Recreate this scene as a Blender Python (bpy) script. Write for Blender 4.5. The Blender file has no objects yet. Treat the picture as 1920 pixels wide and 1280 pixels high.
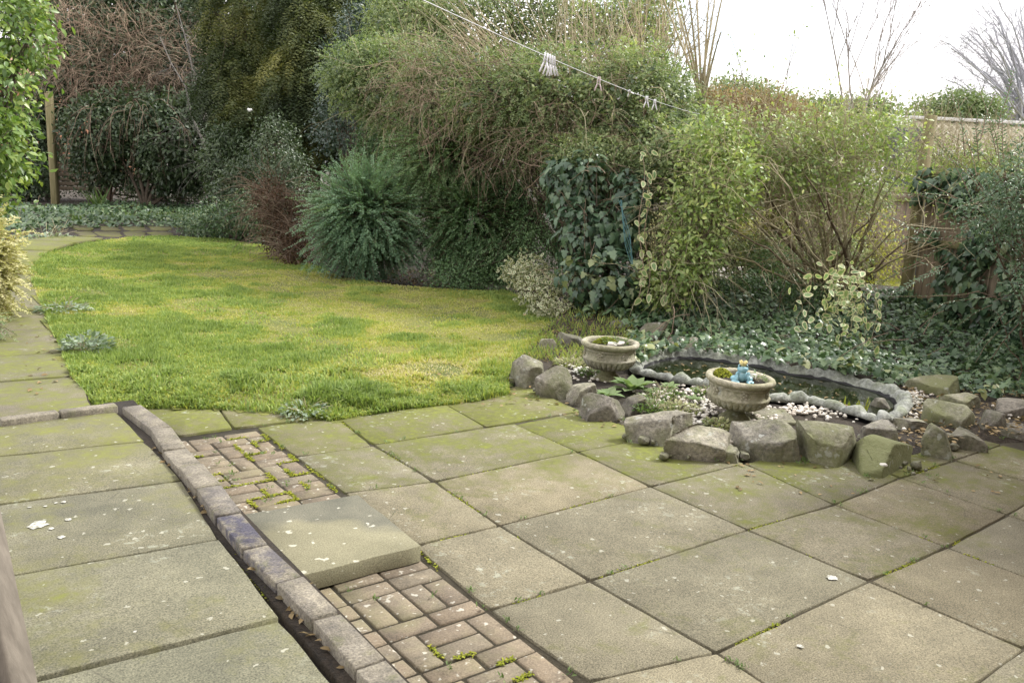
import bpy, bmesh, math, random
import numpy as np
from mathutils import Vector, Matrix, noise as mnoise

# ------------------------------------------------------------------ scene, camera, sky, sun
S = bpy.context.scene
COL = S.collection
FPX, PIT, ROL, YAW = 1576.7, .201, .05, .644
CAM = np.array([-2.155, -3.485, 1.579])
FW = np.array([math.sin(YAW)*math.cos(PIT), math.cos(YAW)*math.cos(PIT), -math.sin(PIT)])
_r = np.array([math.cos(YAW), -math.sin(YAW), 0.]); _u = np.cross(_r, FW)
RT = _r*math.cos(ROL) + _u*math.sin(ROL); UP = -_r*math.sin(ROL) + _u*math.cos(ROL)
cd = bpy.data.cameras.new('camera'); cam = bpy.data.objects.new('camera', cd); COL.objects.link(cam)
cd.sensor_width = 36; cd.lens = FPX/1920*36; cd.clip_start = .05; cd.clip_end = 2000
cam.matrix_world = Matrix(((RT[0], UP[0], -FW[0], CAM[0]), (RT[1], UP[1], -FW[1], CAM[1]), (RT[2], UP[2], -FW[2], CAM[2]), (0, 0, 0, 1)))
S.camera = cam

SUN_EL, SUN_AZ = math.radians(45), math.radians(100)      # azimuth measured from +Y towards +X
wd = bpy.data.worlds.new('World'); S.world = wd; wd.use_nodes = True
wn = wd.node_tree; wn.nodes.clear()
w_out = wn.nodes.new('ShaderNodeOutputWorld'); w_bg = wn.nodes.new('ShaderNodeBackground')
w_sky = wn.nodes.new('ShaderNodeTexSky'); w_sky.sky_type = 'NISHITA'; w_sky.sun_disc = False
w_sky.sun_elevation = SUN_EL; w_sky.sun_rotation = SUN_AZ; w_sky.air_density = 1.0; w_sky.dust_density = 2.0
w_sc = wn.nodes.new('ShaderNodeVectorMath'); w_sc.operation = 'SCALE'; w_sc.inputs['Scale'].default_value = .13
w_tc = wn.nodes.new('ShaderNodeTexCoord'); w_map = wn.nodes.new('ShaderNodeMapping'); w_map.inputs['Scale'].default_value = (1, 1, 3.2)
w_no = wn.nodes.new('ShaderNodeTexNoise'); w_no.inputs['Scale'].default_value = 1.9; w_no.inputs['Detail'].default_value = 6
w_rp = wn.nodes.new('ShaderNodeValToRGB'); w_rp.color_ramp.elements[0].position = .30; w_rp.color_ramp.elements[1].position = .47
w_rp.color_ramp.elements[0].color = (.25, .25, .25, 1); w_rp.color_ramp.elements[1].color = (1, 1, 1, 1)
w_mx = wn.nodes.new('ShaderNodeMix'); w_mx.data_type = 'RGBA'; w_mx.inputs['B'].default_value = (1.04, 1.0, 1.01, 1)
L = wn.links.new
L(w_tc.outputs['Generated'], w_map.inputs['Vector']); L(w_map.outputs[0], w_no.inputs['Vector']); L(w_no.outputs['Fac'], w_rp.inputs[0])
L(w_sky.outputs[0], w_sc.inputs[0]); L(w_sc.outputs[0], w_mx.inputs['A']); L(w_rp.outputs[0], w_mx.inputs['Factor'])
L(w_mx.outputs['Result'], w_bg.inputs['Color']); w_bg.inputs['Strength'].default_value = .98; L(w_bg.outputs[0], w_out.inputs[0])

sd = bpy.data.lights.new('sun', 'SUN'); sd.energy = 2.6; sd.angle = math.radians(12); sd.color = (1, .97, .91)
sun = bpy.data.objects.new('sun', sd); COL.objects.link(sun)
_sd = Vector((math.sin(SUN_AZ)*math.cos(SUN_EL), math.cos(SUN_AZ)*math.cos(SUN_EL), math.sin(SUN_EL)))
sun.rotation_euler = _sd.to_track_quat('Z', 'Y').to_euler()
S.view_settings.view_transform = 'Standard'; S.view_settings.look = 'None'; S.view_settings.exposure = 1.1; S.view_settings.gamma = 1
S.render.engine = 'CYCLES'
S.cycles.max_bounces = 6; S.cycles.diffuse_bounces = 3; S.cycles.glossy_bounces = 2; S.cycles.transmission_bounces = 4; S.cycles.transparent_max_bounces = 6
S.cycles.use_denoising = True

# ------------------------------------------------------------------ helpers
def rng(seed): return np.random.default_rng(seed)
def nrm(a): a = np.asarray(a, float); return a/np.maximum(np.linalg.norm(a, axis=-1, keepdims=True), 1e-9)
def ray(x, y): return FW + RT*(x-960)/FPX - UP*(y-640)/FPX
def G(x, y, z=0.):                                   # the ground point seen at a photo pixel
    d = ray(x, y); return CAM + d*((z-CAM[2])/d[2])
def at(x, y, dep): return CAM + ray(x, y)*dep        # the point at a given distance along the view axis
AX = np.array([math.cos(YAW), -math.sin(YAW), 0.]); AY = np.array([math.sin(YAW), math.cos(YAW), 0.]); AZ = np.array([0, 0, 1.])
SC = lambda dep: dep/FPX                             # metres per photo pixel at a distance

_perm = rng(5).random((64, 64, 64))
def vnoise(p, s=1., o=0.):                           # vectorised value noise 0..1
    p = np.asarray(p, float)*s + o; i = np.floor(p).astype(int); f = p-i; f = f*f*(3-2*f); r = 0
    for a in (0, 1):
        for b in (0, 1):
            for c in (0, 1):
                w = (f[..., 0] if a else 1-f[..., 0])*(f[..., 1] if b else 1-f[..., 1])*(f[..., 2] if c else 1-f[..., 2])
                r = r + w*_perm[(i[..., 0]+a) & 63, (i[..., 1]+b) & 63, (i[..., 2]+c) & 63]
    return r
def fbm(p, s=1., o=0.): return .55*vnoise(p, s, o) + .3*vnoise(p, s*2.1, o+7) + .15*vnoise(p, s*4.3, o+13)
def inpoly(P, poly):
    x, y = P[:, 0], P[:, 1]; r = np.zeros(len(P), bool); n = len(poly)
    for k in range(n):
        x1, y1 = poly[k][:2]; x2, y2 = poly[(k+1) % n][:2]
        c = ((y1 > y) != (y2 > y)); r ^= c & (x < (x2-x1)*(y-y1)/((y2-y1) if abs(y2-y1) > 1e-12 else 1e-12)+x1)
    return r

WL = {}                                              # world position of every object's origin
def mesh(name, V, F, mats, tint=None, edge=None, smooth=False, midx=None):
    me = bpy.data.meshes.new(name); V = np.asarray(V, np.float32); F = np.asarray(F, np.int32)
    me.vertices.add(len(V)); me.vertices.foreach_set('co', V.ravel())
    k = F.shape[1]; me.loops.add(F.size); me.loops.foreach_set('vertex_index', F.ravel())
    me.polygons.add(len(F)); me.polygons.foreach_set('loop_start', np.arange(0, F.size, k, dtype=np.int32))
    me.polygons.foreach_set('loop_total', np.full(len(F), k, np.int32))
    if smooth: me.polygons.foreach_set('use_smooth', np.ones(len(F), bool))
    for m in (mats if isinstance(mats, (list, tuple)) else [mats]): me.materials.append(m)
    if midx is not None: me.polygons.foreach_set('material_index', np.asarray(midx, np.int32))
    if tint is not None:
        a = me.attributes.new('tint', 'FLOAT', 'FACE'); a.data.foreach_set('value', np.asarray(tint, np.float32))
    if edge is not None:
        a = me.attributes.new('edge', 'FLOAT', 'POINT'); a.data.foreach_set('value', np.asarray(edge, np.float32))
    me.update(calc_edges=True); return me
def link(name, data, parent=None, loc=None):
    o = bpy.data.objects.new(name, data); COL.objects.link(o)
    loc = np.zeros(3) if loc is None else np.asarray(loc, float); WL[o.name] = loc
    if parent is not None: o.parent = parent; o.location = loc - WL[parent.name]
    else: o.location = loc
    return o
def tag(o, label=None, cat=None, group=None, kind=None):
    if label: o['label'] = label
    if cat: o['category'] = cat
    if group: o['group'] = group
    if kind: o['kind'] = kind
    return o
def thing(name, loc, label, cat, group=None): return tag(link(name, None, None, loc), label, cat, group)
def part(name, V, F, mats, parent=None, loc=None, **k):          # vertices given in world space
    V = np.asarray(V, float); loc = (WL[parent.name] if parent is not None else V.mean(0)) if loc is None else np.asarray(loc, float)
    return link(name, mesh(name, V-loc, F, mats, **k), parent, loc)
def bm_part(name, bm, mat, parent=None, loc=(0, 0, 0), smooth=False):   # bmesh in local space
    me = bpy.data.meshes.new(name); bm.to_mesh(me); bm.free(); me.materials.append(mat)
    if smooth:
        for p in me.polygons: p.use_smooth = True
    return link(name, me, parent, loc)

# ---- materials
def nodes(name):
    m = bpy.data.materials.new(name); m.use_nodes = True; nt = m.node_tree; b = nt.nodes['Principled BSDF']; return m, nt, b
def N(nt, t, **k):
    n = nt.nodes.new('ShaderNode'+t)
    for a, v in k.items():
        if a in n.inputs: n.inputs[a].default_value = v
        else: setattr(n, a, v)
    return n
def c4(c): return (c[0], c[1], c[2], 1)
def noise(nt, vec, scale, detail=4, rough=.55, dist=0.):
    n = N(nt, 'TexNoise'); n.inputs['Scale'].default_value = scale; n.inputs['Detail'].default_value = detail
    n.inputs['Roughness'].default_value = rough; n.inputs['Distortion'].default_value = dist
    if vec is not None: nt.links.new(vec, n.inputs['Vector'])
    return n.outputs['Fac']
def ramp(nt, fac, stops):
    n = N(nt, 'ValToRGB'); e = n.color_ramp.elements
    while len(e) < len(stops): e.new(.5)
    for k, (p, c) in enumerate(stops):
        e[k].position = p; e[k].color = c4(c) if hasattr(c, '__len__') else (c, c, c, 1)
    nt.links.new(fac, n.inputs[0]); return n.outputs[0]
def mixc(nt, fac, a, b, mode='MIX'):
    n = N(nt, 'Mix'); n.data_type = 'RGBA'; n.blend_type = mode
    for s, v in (('Factor', fac), ('A', a), ('B', b)):
        if isinstance(v, bpy.types.NodeSocket): nt.links.new(v, n.inputs[s])
        else: n.inputs[s].default_value = v if s == 'Factor' else c4(v)
    return n.outputs['Result']
def mth(nt, op, a, b=0., clamp=False):
    n = N(nt, 'Math'); n.operation = op; n.use_clamp = clamp
    for i, v in enumerate((a, b)):
        if isinstance(v, bpy.types.NodeSocket): nt.links.new(v, n.inputs[i])
        else: n.inputs[i].default_value = v
    return n.outputs[0]
def bump(nt, b, h, strength=.4, dist=.01):
    n = N(nt, 'Bump'); n.inputs['Strength'].default_value = strength; n.inputs['Distance'].default_value = dist
    nt.links.new(h, n.inputs['Height']); nt.links.new(n.outputs[0], b.inputs['Normal'])
def wpos(nt): return N(nt, 'NewGeometry').outputs['Position']
def ocoord(nt):                                      # object coordinates shifted per object
    t = N(nt, 'TexCoord').outputs['Object']; r = N(nt, 'ObjectInfo').outputs['Random']
    k = N(nt, 'VectorMath'); k.operation = 'ADD'; nt.links.new(t, k.inputs[0])
    c = N(nt, 'CombineXYZ'); 
    for i, f in enumerate((31., 57., 13.)): nt.links.new(mth(nt, 'MULTIPLY', r, f), c.inputs[i])
    nt.links.new(c.outputs[0], k.inputs[1]); return k.outputs[0], r
def oprop(nt, p):
    n = N(nt, 'Attribute'); n.attribute_type = 'OBJECT'; n.attribute_name = p; return n.outputs['Fac']
def attr(nt, p):
    n = N(nt, 'Attribute'); n.attribute_type = 'GEOMETRY'; n.attribute_name = p; return n.outputs['Fac']

def leaf_mat(name, cols, rough=.5, trans=.3, spec=.4, margin=None, hue=None):
    m, nt, b = nodes(name); t = attr(nt, 'tint')
    col = ramp(nt, t, [(k/(len(cols)-1), c) for k, c in enumerate(cols)])
    nv = noise(nt, wpos(nt), 1.3, 2)
    col = mixc(nt, 1., col, ramp(nt, nv, [(.3, (.82, .86, .82)), (.7, (1.15, 1.12, 1.1))]), 'MULTIPLY')
    if margin is not None:
        e = mth(nt, 'ADD', attr(nt, 'edge'), mth(nt, 'MULTIPLY', mth(nt, 'SUBTRACT', noise(nt, wpos(nt), 60, 2), .5), .9))
        col = mixc(nt, ramp(nt, e, [(.22, 0.), (.5, 1.)]), col, margin)
    nt.links.new(col, b.inputs['Base Color']); b.inputs['Roughness'].default_value = rough; b.inputs['Specular IOR Level'].default_value = spec
    if trans > 0:
        tr = N(nt, 'BsdfTranslucent'); nt.links.new(mixc(nt, 1., col, (1.25, 1.3, .75), 'MULTIPLY'), tr.inputs[0])
        mx = N(nt, 'MixShader'); mx.inputs[0].default_value = trans
        nt.links.new(b.outputs[0], mx.inputs[1]); nt.links.new(tr.outputs[0], mx.inputs[2]); nt.links.new(mx.outputs[0], nt.nodes['Material Output'].inputs[0])
    return m
def ML(name, cols, *a, gain=1.75, **k): return leaf_mat(name, [tuple(x*gain for x in c) for c in cols], *a, **k)
def plain(name, c1, c2, scale=8., rough=.8, bstr=.3, bd=.01, stretch=None, spec=.3):
    m, nt, b = nodes(name); v = N(nt, 'TexCoord').outputs['Object']
    if stretch:
        mp = N(nt, 'Mapping'); mp.inputs['Scale'].default_value = stretch; nt.links.new(v, mp.inputs['Vector']); v = mp.outputs[0]
    n = noise(nt, v, scale, 6, .6); nt.links.new(ramp(nt, n, [(.3, c1), (.7, c2)]), b.inputs['Base Color'])
    b.inputs['Roughness'].default_value = rough; b.inputs['Specular IOR Level'].default_value = spec
    if bstr: bump(nt, b, noise(nt, v, scale*5, 5, .65), bstr, bd)
    return m

def slab_mat(name, c_lo, c_hi, algae, lichen=1.):
    m, nt, b = nodes(name); v, r = ocoord(nt); w = wpos(nt)
    base = ramp(nt, noise(nt, v, 1.6, 5, .6), [(.32, c_lo), (.68, c_hi)])
    base = mixc(nt, 1., base, ramp(nt, r, [(0, (.88, .90, .90)), (.5, (1, 1, 1)), (1, (1.09, 1.06, 1.01))]), 'MULTIPLY')
    grain = noise(nt, v, 170, 3, .7)
    base = mixc(nt, 1., base, ramp(nt, grain, [(.34, (.5, .5, .48)), (.5, (1, 1, 1)), (.68, (1.55, 1.52, 1.45))]), 'MULTIPLY')
    blot = noise(nt, v, 7, 5, .65)
    base = mixc(nt, 1., base, ramp(nt, blot, [(.3, (.84, .84, .82)), (.7, (1.13, 1.12, 1.09))]), 'MULTIPLY')
    base = mixc(nt, ramp(nt, noise(nt, v, 38, 5, .8), [(.58, 0.), (.70, .45)]), base, (.075, .068, .05))
    vc = N(nt, 'TexVoronoi'); vc.feature = 'DISTANCE_TO_EDGE'; vc.inputs['Scale'].default_value = 1.7; nt.links.new(v, vc.inputs['Vector'])
    crk = mth(nt, 'MULTIPLY', ramp(nt, vc.outputs['Distance'], [(.0, 1.), (.006, 0.)]), ramp(nt, noise(nt, v, 1.1, 2), [(.55, 0.), (.62, .7)])); base = mixc(nt, crk, base, (.06, .055, .04))
    # algae film and moss: amount per slab, shape from noise in the place
    am = mth(nt, 'ADD', noise(nt, w, 2.1, 6, .65), mth(nt, 'MULTIPLY', mth(nt, 'SUBTRACT', noise(nt, w, 9, 6, .75), .5), .9))
    am = mth(nt, 'ADD', am, mth(nt, 'MULTIPLY', mth(nt, 'SUBTRACT', oprop(nt, 'moss'), .5), .20))
    sx = N(nt, 'SeparateXYZ'); nt.links.new(w, sx.inputs[0]); fld = mth(nt, 'ADD', mth(nt, 'MULTIPLY', sx.outputs[0], .5), mth(nt, 'MULTIPLY', sx.outputs[1], .9))
    am = mth(nt, 'ADD', am, mth(nt, 'MULTIPLY', mth(nt, 'SUBTRACT', mth(nt, 'MULTIPLY', mth(nt, 'ADD', fld, .35), 1.0, True), .35), .22))
    base = mixc(nt, ramp(nt, am, [(.43, 0.), (.74, .92)]), base, algae)
    mo = mth(nt, 'MULTIPLY', ramp(nt, am, [(.6, 0.), (.82, 1.)]), ramp(nt, noise(nt, w, 22, 6, .75), [(.42, 0.), (.66, .8)]))
    base = mixc(nt, mo, base, (.19, .22, .03))
    # pale lichen rosettes
    vo = N(nt, 'TexVoronoi'); vo.inputs['Scale'].default_value = 21; wob = N(nt, 'VectorMath'); wob.operation = 'ADD'
    nz = N(nt, 'TexNoise'); nz.inputs['Scale'].default_value = 45; nt.links.new(v, nz.inputs['Vector'])
    sc = N(nt, 'VectorMath'); sc.operation = 'SCALE'; sc.inputs['Scale'].default_value = .035; nt.links.new(nz.outputs['Color'], sc.inputs[0])
    nt.links.new(v, wob.inputs[0]); nt.links.new(sc.outputs[0], wob.inputs[1]); nt.links.new(wob.outputs[0], vo.inputs['Vector'])
    sep = N(nt, 'SeparateColor'); nt.links.new(vo.outputs['Color'], sep.inputs[0])
    size = mth(nt, 'MULTIPLY', ramp(nt, sep.outputs[0], [(.45, 0.), (1., 1.)]), .24*lichen)
    li = ramp(nt, mth(nt, 'SUBTRACT', size, vo.outputs['Distance']), [(.0, 0.), (.035, 1.)])
    base = mixc(nt, mth(nt, 'MULTIPLY', li, .55), base, (.44, .44, .36))
    cl = mth(nt, 'MULTIPLY', ramp(nt, noise(nt, v, 3.2, 3, .5), [(.54, 0.), (.66, 1.)]), ramp(nt, noise(nt, v, 27, 4, .65), [(.56, 0.), (.64, 1.)]))
    base = mixc(nt, mth(nt, 'MULTIPLY', cl, .5*min(1., lichen)), base, (.36, .38, .30))
    nt.links.new(base, b.inputs['Base Color']); b.inputs['Roughness'].default_value = .85; b.inputs['Specular IOR Level'].default_value = .25
    bump(nt, b, mth(nt, 'ADD', grain, mth(nt, 'MULTIPLY', blot, 1.2)), .55, .004)
    return m
M_slab = slab_mat('patio_slab', (.15, .138, .098), (.205, .188, .134), (.115, .122, .035))
M_walk = slab_mat('walkway_slab', (.105, .105, .078), (.185, .178, .125), (.145, .145, .055))
M_path = slab_mat('path_slab', (.125, .115, .092), (.18, .165, .128), (.125, .13, .045), .5)
def brick_mat(name, cols, moss=.0):
    m, nt, b = nodes(name); v, r = ocoord(nt); w = wpos(nt)
    base = ramp(nt, r, [(k/(len(cols)-1), c) for k, c in enumerate(cols)])
    g = noise(nt, v, 130, 4, .75); k = noise(nt, v, 12, 5, .65)
    base = mixc(nt, 1., base, ramp(nt, g, [(.35, (.68, .66, .66)), (.65, (1.3, 1.28, 1.25))]), 'MULTIPLY')
    base = mixc(nt, 1., base, ramp(nt, k, [(.3, (.75, .75, .75)), (.7, (1.2, 1.18, 1.12))]), 'MULTIPLY')
    base = mixc(nt, ramp(nt, noise(nt, w, 3.0, 5, .7), [(.5, 0.), (.75, .55)]), base, (.20, .20, .09))
    sp = noise(nt, v, 34, 2, .5); base = mixc(nt, ramp(nt, sp, [(.64, 0.), (.70, .6)]), base, (.55, .54, .46))
    nt.links.new(base, b.inputs['Base Color']); b.inputs['Roughness'].default_value = .85
    bump(nt, b, mth(nt, 'ADD', g, k), .6, .004); return m
M_brick = brick_mat('paving_brick', [(.15, .125, .092), (.19, .155, .11), (.17, .15, .11), (.205, .168, .12)])
def kerb_mat():
    m, nt, b = nodes('kerb_brick'); v, r = ocoord(nt); w = wpos(nt)
    g = noise(nt, v, 120, 4, .75); k = noise(nt, v, 9, 6, .7)
    base = ramp(nt, k, [(.3, (.095, .088, .07)), (.5, (.19, .172, .132)), (.7, (.30, .275, .215))])
    blue = mth(nt, 'MULTIPLY', oprop(nt, 'blue'), ramp(nt, noise(nt, v, 14, 5, .7), [(.40, 0.), (.56, 1.)]))
    base = mixc(nt, blue, base, (.06, .058, .08))
    base = mixc(nt, 1., base, ramp(nt, g, [(.35, (.55, .55, .55)), (.65, (1.4, 1.38, 1.35))]), 'MULTIPLY')
    base = mixc(nt, ramp(nt, noise(nt, w, 10, 4, .7), [(.55, 0.), (.75, .6)]), base, (.15, .16, .06))
    nt.links.new(base, b.inputs['Base Color']); b.inputs['Roughness'].default_value = .85; bump(nt, b, mth(nt, 'ADD', g, k), .7, .006); return m
M_kerb = kerb_mat()
def rock_mat(name, lo, mid, hi, green):
    m, nt, b = nodes(name); v, r = ocoord(nt); w = wpos(nt)
    k = noise(nt, v, 5, 7, .65); g = noise(nt, v, 42, 5, .7)
    base = ramp(nt, k, [(.28, lo), (.5, mid), (.72, hi)])
    base = mixc(nt, 1., base, ramp(nt, g, [(.32, (.5, .5, .5)), (.68, (1.45, 1.44, 1.4))]), 'MULTIPLY')
    base = mixc(nt, 1., base, ramp(nt, r, [(0, (.82, .82, .84)), (1, (1.1, 1.08, 1.04))]), 'MULTIPLY')
    up = N(nt, 'SeparateXYZ'); nt.links.new(N(nt, 'NewGeometry').outputs['Normal'], up.inputs[0])
    am = mth(nt, 'ADD', mth(nt, 'ADD', mth(nt, 'MULTIPLY', oprop(nt, 'moss'), .5), .09), mth(nt, 'SUBTRACT', noise(nt, v, 6, 5, .7), .5))
    base = mixc(nt, ramp(nt, am, [(.12, 0.), (.45, .85)]), base, green)
    li = noise(nt, v, 16, 3, .6); base = mixc(nt, ramp(nt, li, [(.63, 0.), (.69, .5)]), base, (.40, .42, .38))
    nt.links.new(base, b.inputs['Base Color']); b.inputs['Roughness'].default_value = .88; bump(nt, b, mth(nt, 'ADD', g, mth(nt, 'MULTIPLY', k, 1.5)), .8, .012); return m
M_rock = rock_mat('rock_grey', (.09, .085, .07), (.205, .193, .158), (.345, .33, .28), (.15, .165, .06))
M_rockb = rock_mat('rock_brown', (.085, .078, .066), (.16, .148, .125), (.24, .222, .19), (.105, .115, .045))
def soil_mat():
    m, nt, b = nodes('soil'); w = wpos(nt)
    base = ramp(nt, noise(nt, w, 2.2, 6, .65), [(.3, (.022, .018, .013)), (.7, (.055, .044, .03))])
    g = noise(nt, w, 60, 5, .7); base = mixc(nt, 1., base, ramp(nt, g, [(.35, (.6, .6, .6)), (.7, (1.5, 1.4, 1.3))]), 'MULTIPLY')
    nt.links.new(base, b.inputs['Base Color']); b.inputs['Roughness'].default_value = .95; bump(nt, b, g, 1., .02); return m
M_soil = soil_mat()
M_joint = plain('joint_sand', (.05, .044, .030), (.10, .088, .06), 14, .95, .8, .01)
def lawn_mat():
    m, nt, b = nodes('lawn_turf'); w = wpos(nt)
    base = ramp(nt, noise(nt, w, .9, 5, .6), [(.35, (.12, .15, .035)), (.5, (.19, .20, .045)), (.68, (.23, .215, .05))])
    g = noise(nt, w, 45, 5, .75); base = mixc(nt, 1., base, ramp(nt, g, [(.35, (.5, .5, .45)), (.7, (1.35, 1.35, 1.3))]), 'MULTIPLY')
    base = mixc(nt, ramp(nt, noise(nt, w, 5.5, 4, .7), [(.62, 0.), (.72, .7)]), base, (.10, .08, .045))
    nt.links.new(base, b.inputs['Base Color']); b.inputs['Roughness'].default_value = .95; bump(nt, b, g, 1., .02); return m
M_lawn = lawn_mat()
M_grass = leaf_mat('grass_blade', [(.135, .20, .062), (.222, .31, .094), (.312, .388, .12), (.44, .43, .105), (.54, .49, .31)], .6, .35, .25)
M_moss = leaf_mat('moss', [(.16, .20, .025), (.27, .30, .04), (.36, .35, .06)], .9, .2, .1)
M_bark = plain('bark', (.07, .055, .04), (.16, .13, .095), 9, .9, .6, .02, (1, 1, .3))
M_twig = leaf_mat('twig_brown', [(.13, .09, .065), (.22, .16, .12), (.30, .23, .17)], .8, 0, .2)
M_twig2 = leaf_mat('twig_bleached', [(.20, .14, .10), (.32, .24, .175), (.42, .33, .25)], .8, 0, .2)
M_twigp = leaf_mat('twig_pale', [(.26, .22, .13), (.36, .31, .20), (.46, .41, .29)], .8, 0, .2)
M_twigg = leaf_mat('twig_grey', [(.13, .12, .11), (.22, .205, .19)], .8, 0, .2)
M_wood = plain('weathered_timber', (.20, .165, .11), (.34, .29, .20), 7, .85, .4, .004, (3, 3, .25))
M_fence = plain('fence_timber', (.19, .15, .105), (.32, .26, .185), 5, .85, .4, .004, (4, 4, .3))
M_post = plain('green_stained_timber', (.15, .14, .06), (.29, .25, .14), 5, .85, .4, .004, (4, 4, .4))
M_white = plain('white_paint', (.66, .66, .64), (.78, .78, .76), 6, .6, .1)
M_pebble = leaf_mat('white_pebble', [(.36, .31, .25), (.60, .56, .50), (.74, .71, .66)], .7, 0, .3)

# ------------------------------------------------------------------ geometry builders
def slab_geo(q, ztop, th, seed, bev=.004, seg=6, jit=.003, chip=.0, tilt=(0, 0)):
    """a paving slab from four ground corners: slightly worn outline, rounded arris, real thickness"""
    r = rng(seed); q = np.asarray(q, float)[:, :2]; c = q.mean(0); ring = []
    for k in range(4):
        a, b2 = q[k], q[(k+1) % 4]
        for s in range(seg):
            p = a + (b2-a)*s/seg
            if s == 0: p = p + (c-p)/np.linalg.norm(c-p)*(.002+.012*r.random()**4+chip*r.random())
            d = (c-p)/np.linalg.norm(c-p); ring.append(p + d*abs(r.normal(0, jit)))
    ring = np.array(ring); n = len(ring)
    inn = ring + nrm(c-ring)*bev
    zt = lambda P: ztop + (P[:, 0]-c[0])*tilt[0] + (P[:, 1]-c[1])*tilt[1]
    V = [np.c_[inn, zt(inn)], np.c_[ring, zt(ring)-bev*.8], np.c_[ring, zt(ring)-th], [[c[0], c[1], ztop]]]
    V = np.concatenate(V); F = []
    for k in range(n):
        j = (k+1) % n
        F += [(3*n, k, j), (k, n+k, n+j), (k, n+j, j), (n+k, 2*n+k, 2*n+j), (n+k, 2*n+j, n+j)]
    return V, np.array(F), np.array([c[0], c[1], ztop])
def add_slab(parent, q, ztop, mat, seed, th=.05, moss=.5, gap=.0042, name='slab', **k):
    q = np.array([p[:2] for p in q]); c = q.mean(0); q = q + nrm(c-q)*gap*1.41
    V, F, c3 = slab_geo(q, ztop, th, seed, **k); o = part(name, V, F, mat, parent, c3); o['moss'] = float(moss); return o
def box(cx, cy, cz, sx, sy, sz, bev=.004, rz=0., jit=0., r=None):
    """bevelled block: 24 corner vertices, returned in world space (tris)"""
    bm = bmesh.new(); bmesh.ops.create_cube(bm, size=1)
    for v in bm.verts: v.co = Vector((v.co.x*sx, v.co.y*sy, v.co.z*sz))
    if bev: bmesh.ops.bevel(bm, geom=bm.edges[:], offset=bev, segments=1, affect='EDGES', profile=.5)
    if jit:
        for v in bm.verts: v.co += Vector(r.normal(0, jit, 3))
    bmesh.ops.triangulate(bm, faces=bm.faces[:]); bm.verts.ensure_lookup_table()
    V = np.array([v.co for v in bm.verts]); F = np.array([[v.index for v in f.verts] for f in bm.faces]); bm.free()
    ca, sa = math.cos(rz), math.sin(rz); V = np.c_[V[:, 0]*ca-V[:, 1]*sa+cx, V[:, 0]*sa+V[:, 1]*ca+cy, V[:, 2]+cz]
    return V, F
def join(lst):
    V, F, o = [], [], 0
    for v, f in lst: V.append(v); F.append(np.asarray(f)+o); o += len(v)
    return np.concatenate(V), np.concatenate(F)
def beam(a, b, w, h, up=(0, 0, 1), bev=.003):
    """rectangular timber from a to b, w across, h along `up`"""
    a, b = np.asarray(a, float), np.asarray(b, float); d = nrm(b-a); s = nrm(np.cross(d, up)); u = np.cross(s, d); l = np.linalg.norm(b-a)
    V, F = box(0, 0, 0, l, w, h, bev); m = (a+b)/2
    return m + V[:, :1]*d + V[:, 1:2]*s + V[:, 2:]*u, F
def tubes(P, R, sides=3):
    """P (M,n,3) polylines, R (M,n) radii -> tri mesh"""
    M, n, _ = P.shape; T = np.gradient(P, axis=1); T = nrm(T)
    ref = np.where(np.abs(T[..., 2:3]) > .8, np.array([1., 0, 0]), np.array([0, 0, 1.])); A = nrm(np.cross(T, ref)); B = np.cross(T, A)
    ang = np.arange(sides)*2*np.pi/sides
    V = P[:, :, None] + R[:, :, None, None]*(np.cos(ang)[:, None]*A[:, :, None] + np.sin(ang)[:, None]*B[:, :, None])
    idx = np.arange(M*n*sides).reshape(M, n, sides); a = idx[:, :-1]; b = idx[:, 1:]; a2 = np.roll(a, -1, 2); b2 = np.roll(b, -1, 2)
    F = np.concatenate([np.stack([a, a2, b2], -1).reshape(-1, 3), np.stack([a, b2, b], -1).reshape(-1, 3)])
    return V.reshape(-1, 3), F
def curves(p0, d0, length, n, droop, wig, r):
    """grown shoots: start points, directions, lengths; gravity bends them, a random walk wiggles them"""
    M = len(p0); P = np.zeros((M, n, 3)); P[:, 0] = p0; d = nrm(d0); st = (np.asarray(length)/(n-1))[:, None]
    droop = np.broadcast_to(np.asarray(droop, float), (M,))[:, None]
    for k in range(1, n):
        d = nrm(d + r.normal(0, wig, (M, 3)) + np.array([0, 0, -1.])*droop/(n-1)); P[:, k] = P[:, k-1] + d*st
    return P
T_DIAM = (np.array([(0, 0, 0), (.45, .27, .06), (1, 0, -.1), (.45, -.27, .06)]), np.array([(0, 1, 2), (0, 2, 3)]), np.zeros(4))
T_OVAL = (np.array([(.5, 0, 0), (0, 0, 0), (.25, .2, .05), (.62, .22, .05), (1, 0, -.12), (.62, -.22, .05), (.25, -.2, .05)]),
          np.array([(0, 1, 2), (0, 2, 3), (0, 3, 4), (0, 4, 5), (0, 5, 6), (0, 6, 1)]), np.zeros(7))
T_LONG = (np.array([(.5, 0, 0), (0, 0, 0), (.3, .13, .05), (.65, .12, .03), (1, 0, -.16), (.65, -.12, .03), (.3, -.13, .05)]), T_OVAL[1], np.zeros(7))
_iv = [(-.02, 0, 0), (-.14, .2, -.02), (.1, .47, -.08), (.32, .25, 0), (.55, .30, -.03), (1, 0, -.14), (.55, -.30, -.03), (.32, -.25, 0), (.1, -.47, -.08), (-.14, -.2, -.02)]
T_IVY = (np.array([(.25, 0, .05)]+_iv), np.array([(0, k, k+1 if k < 10 else 1) for k in range(1, 11)]), np.array([0]+[1]*10))
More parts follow.
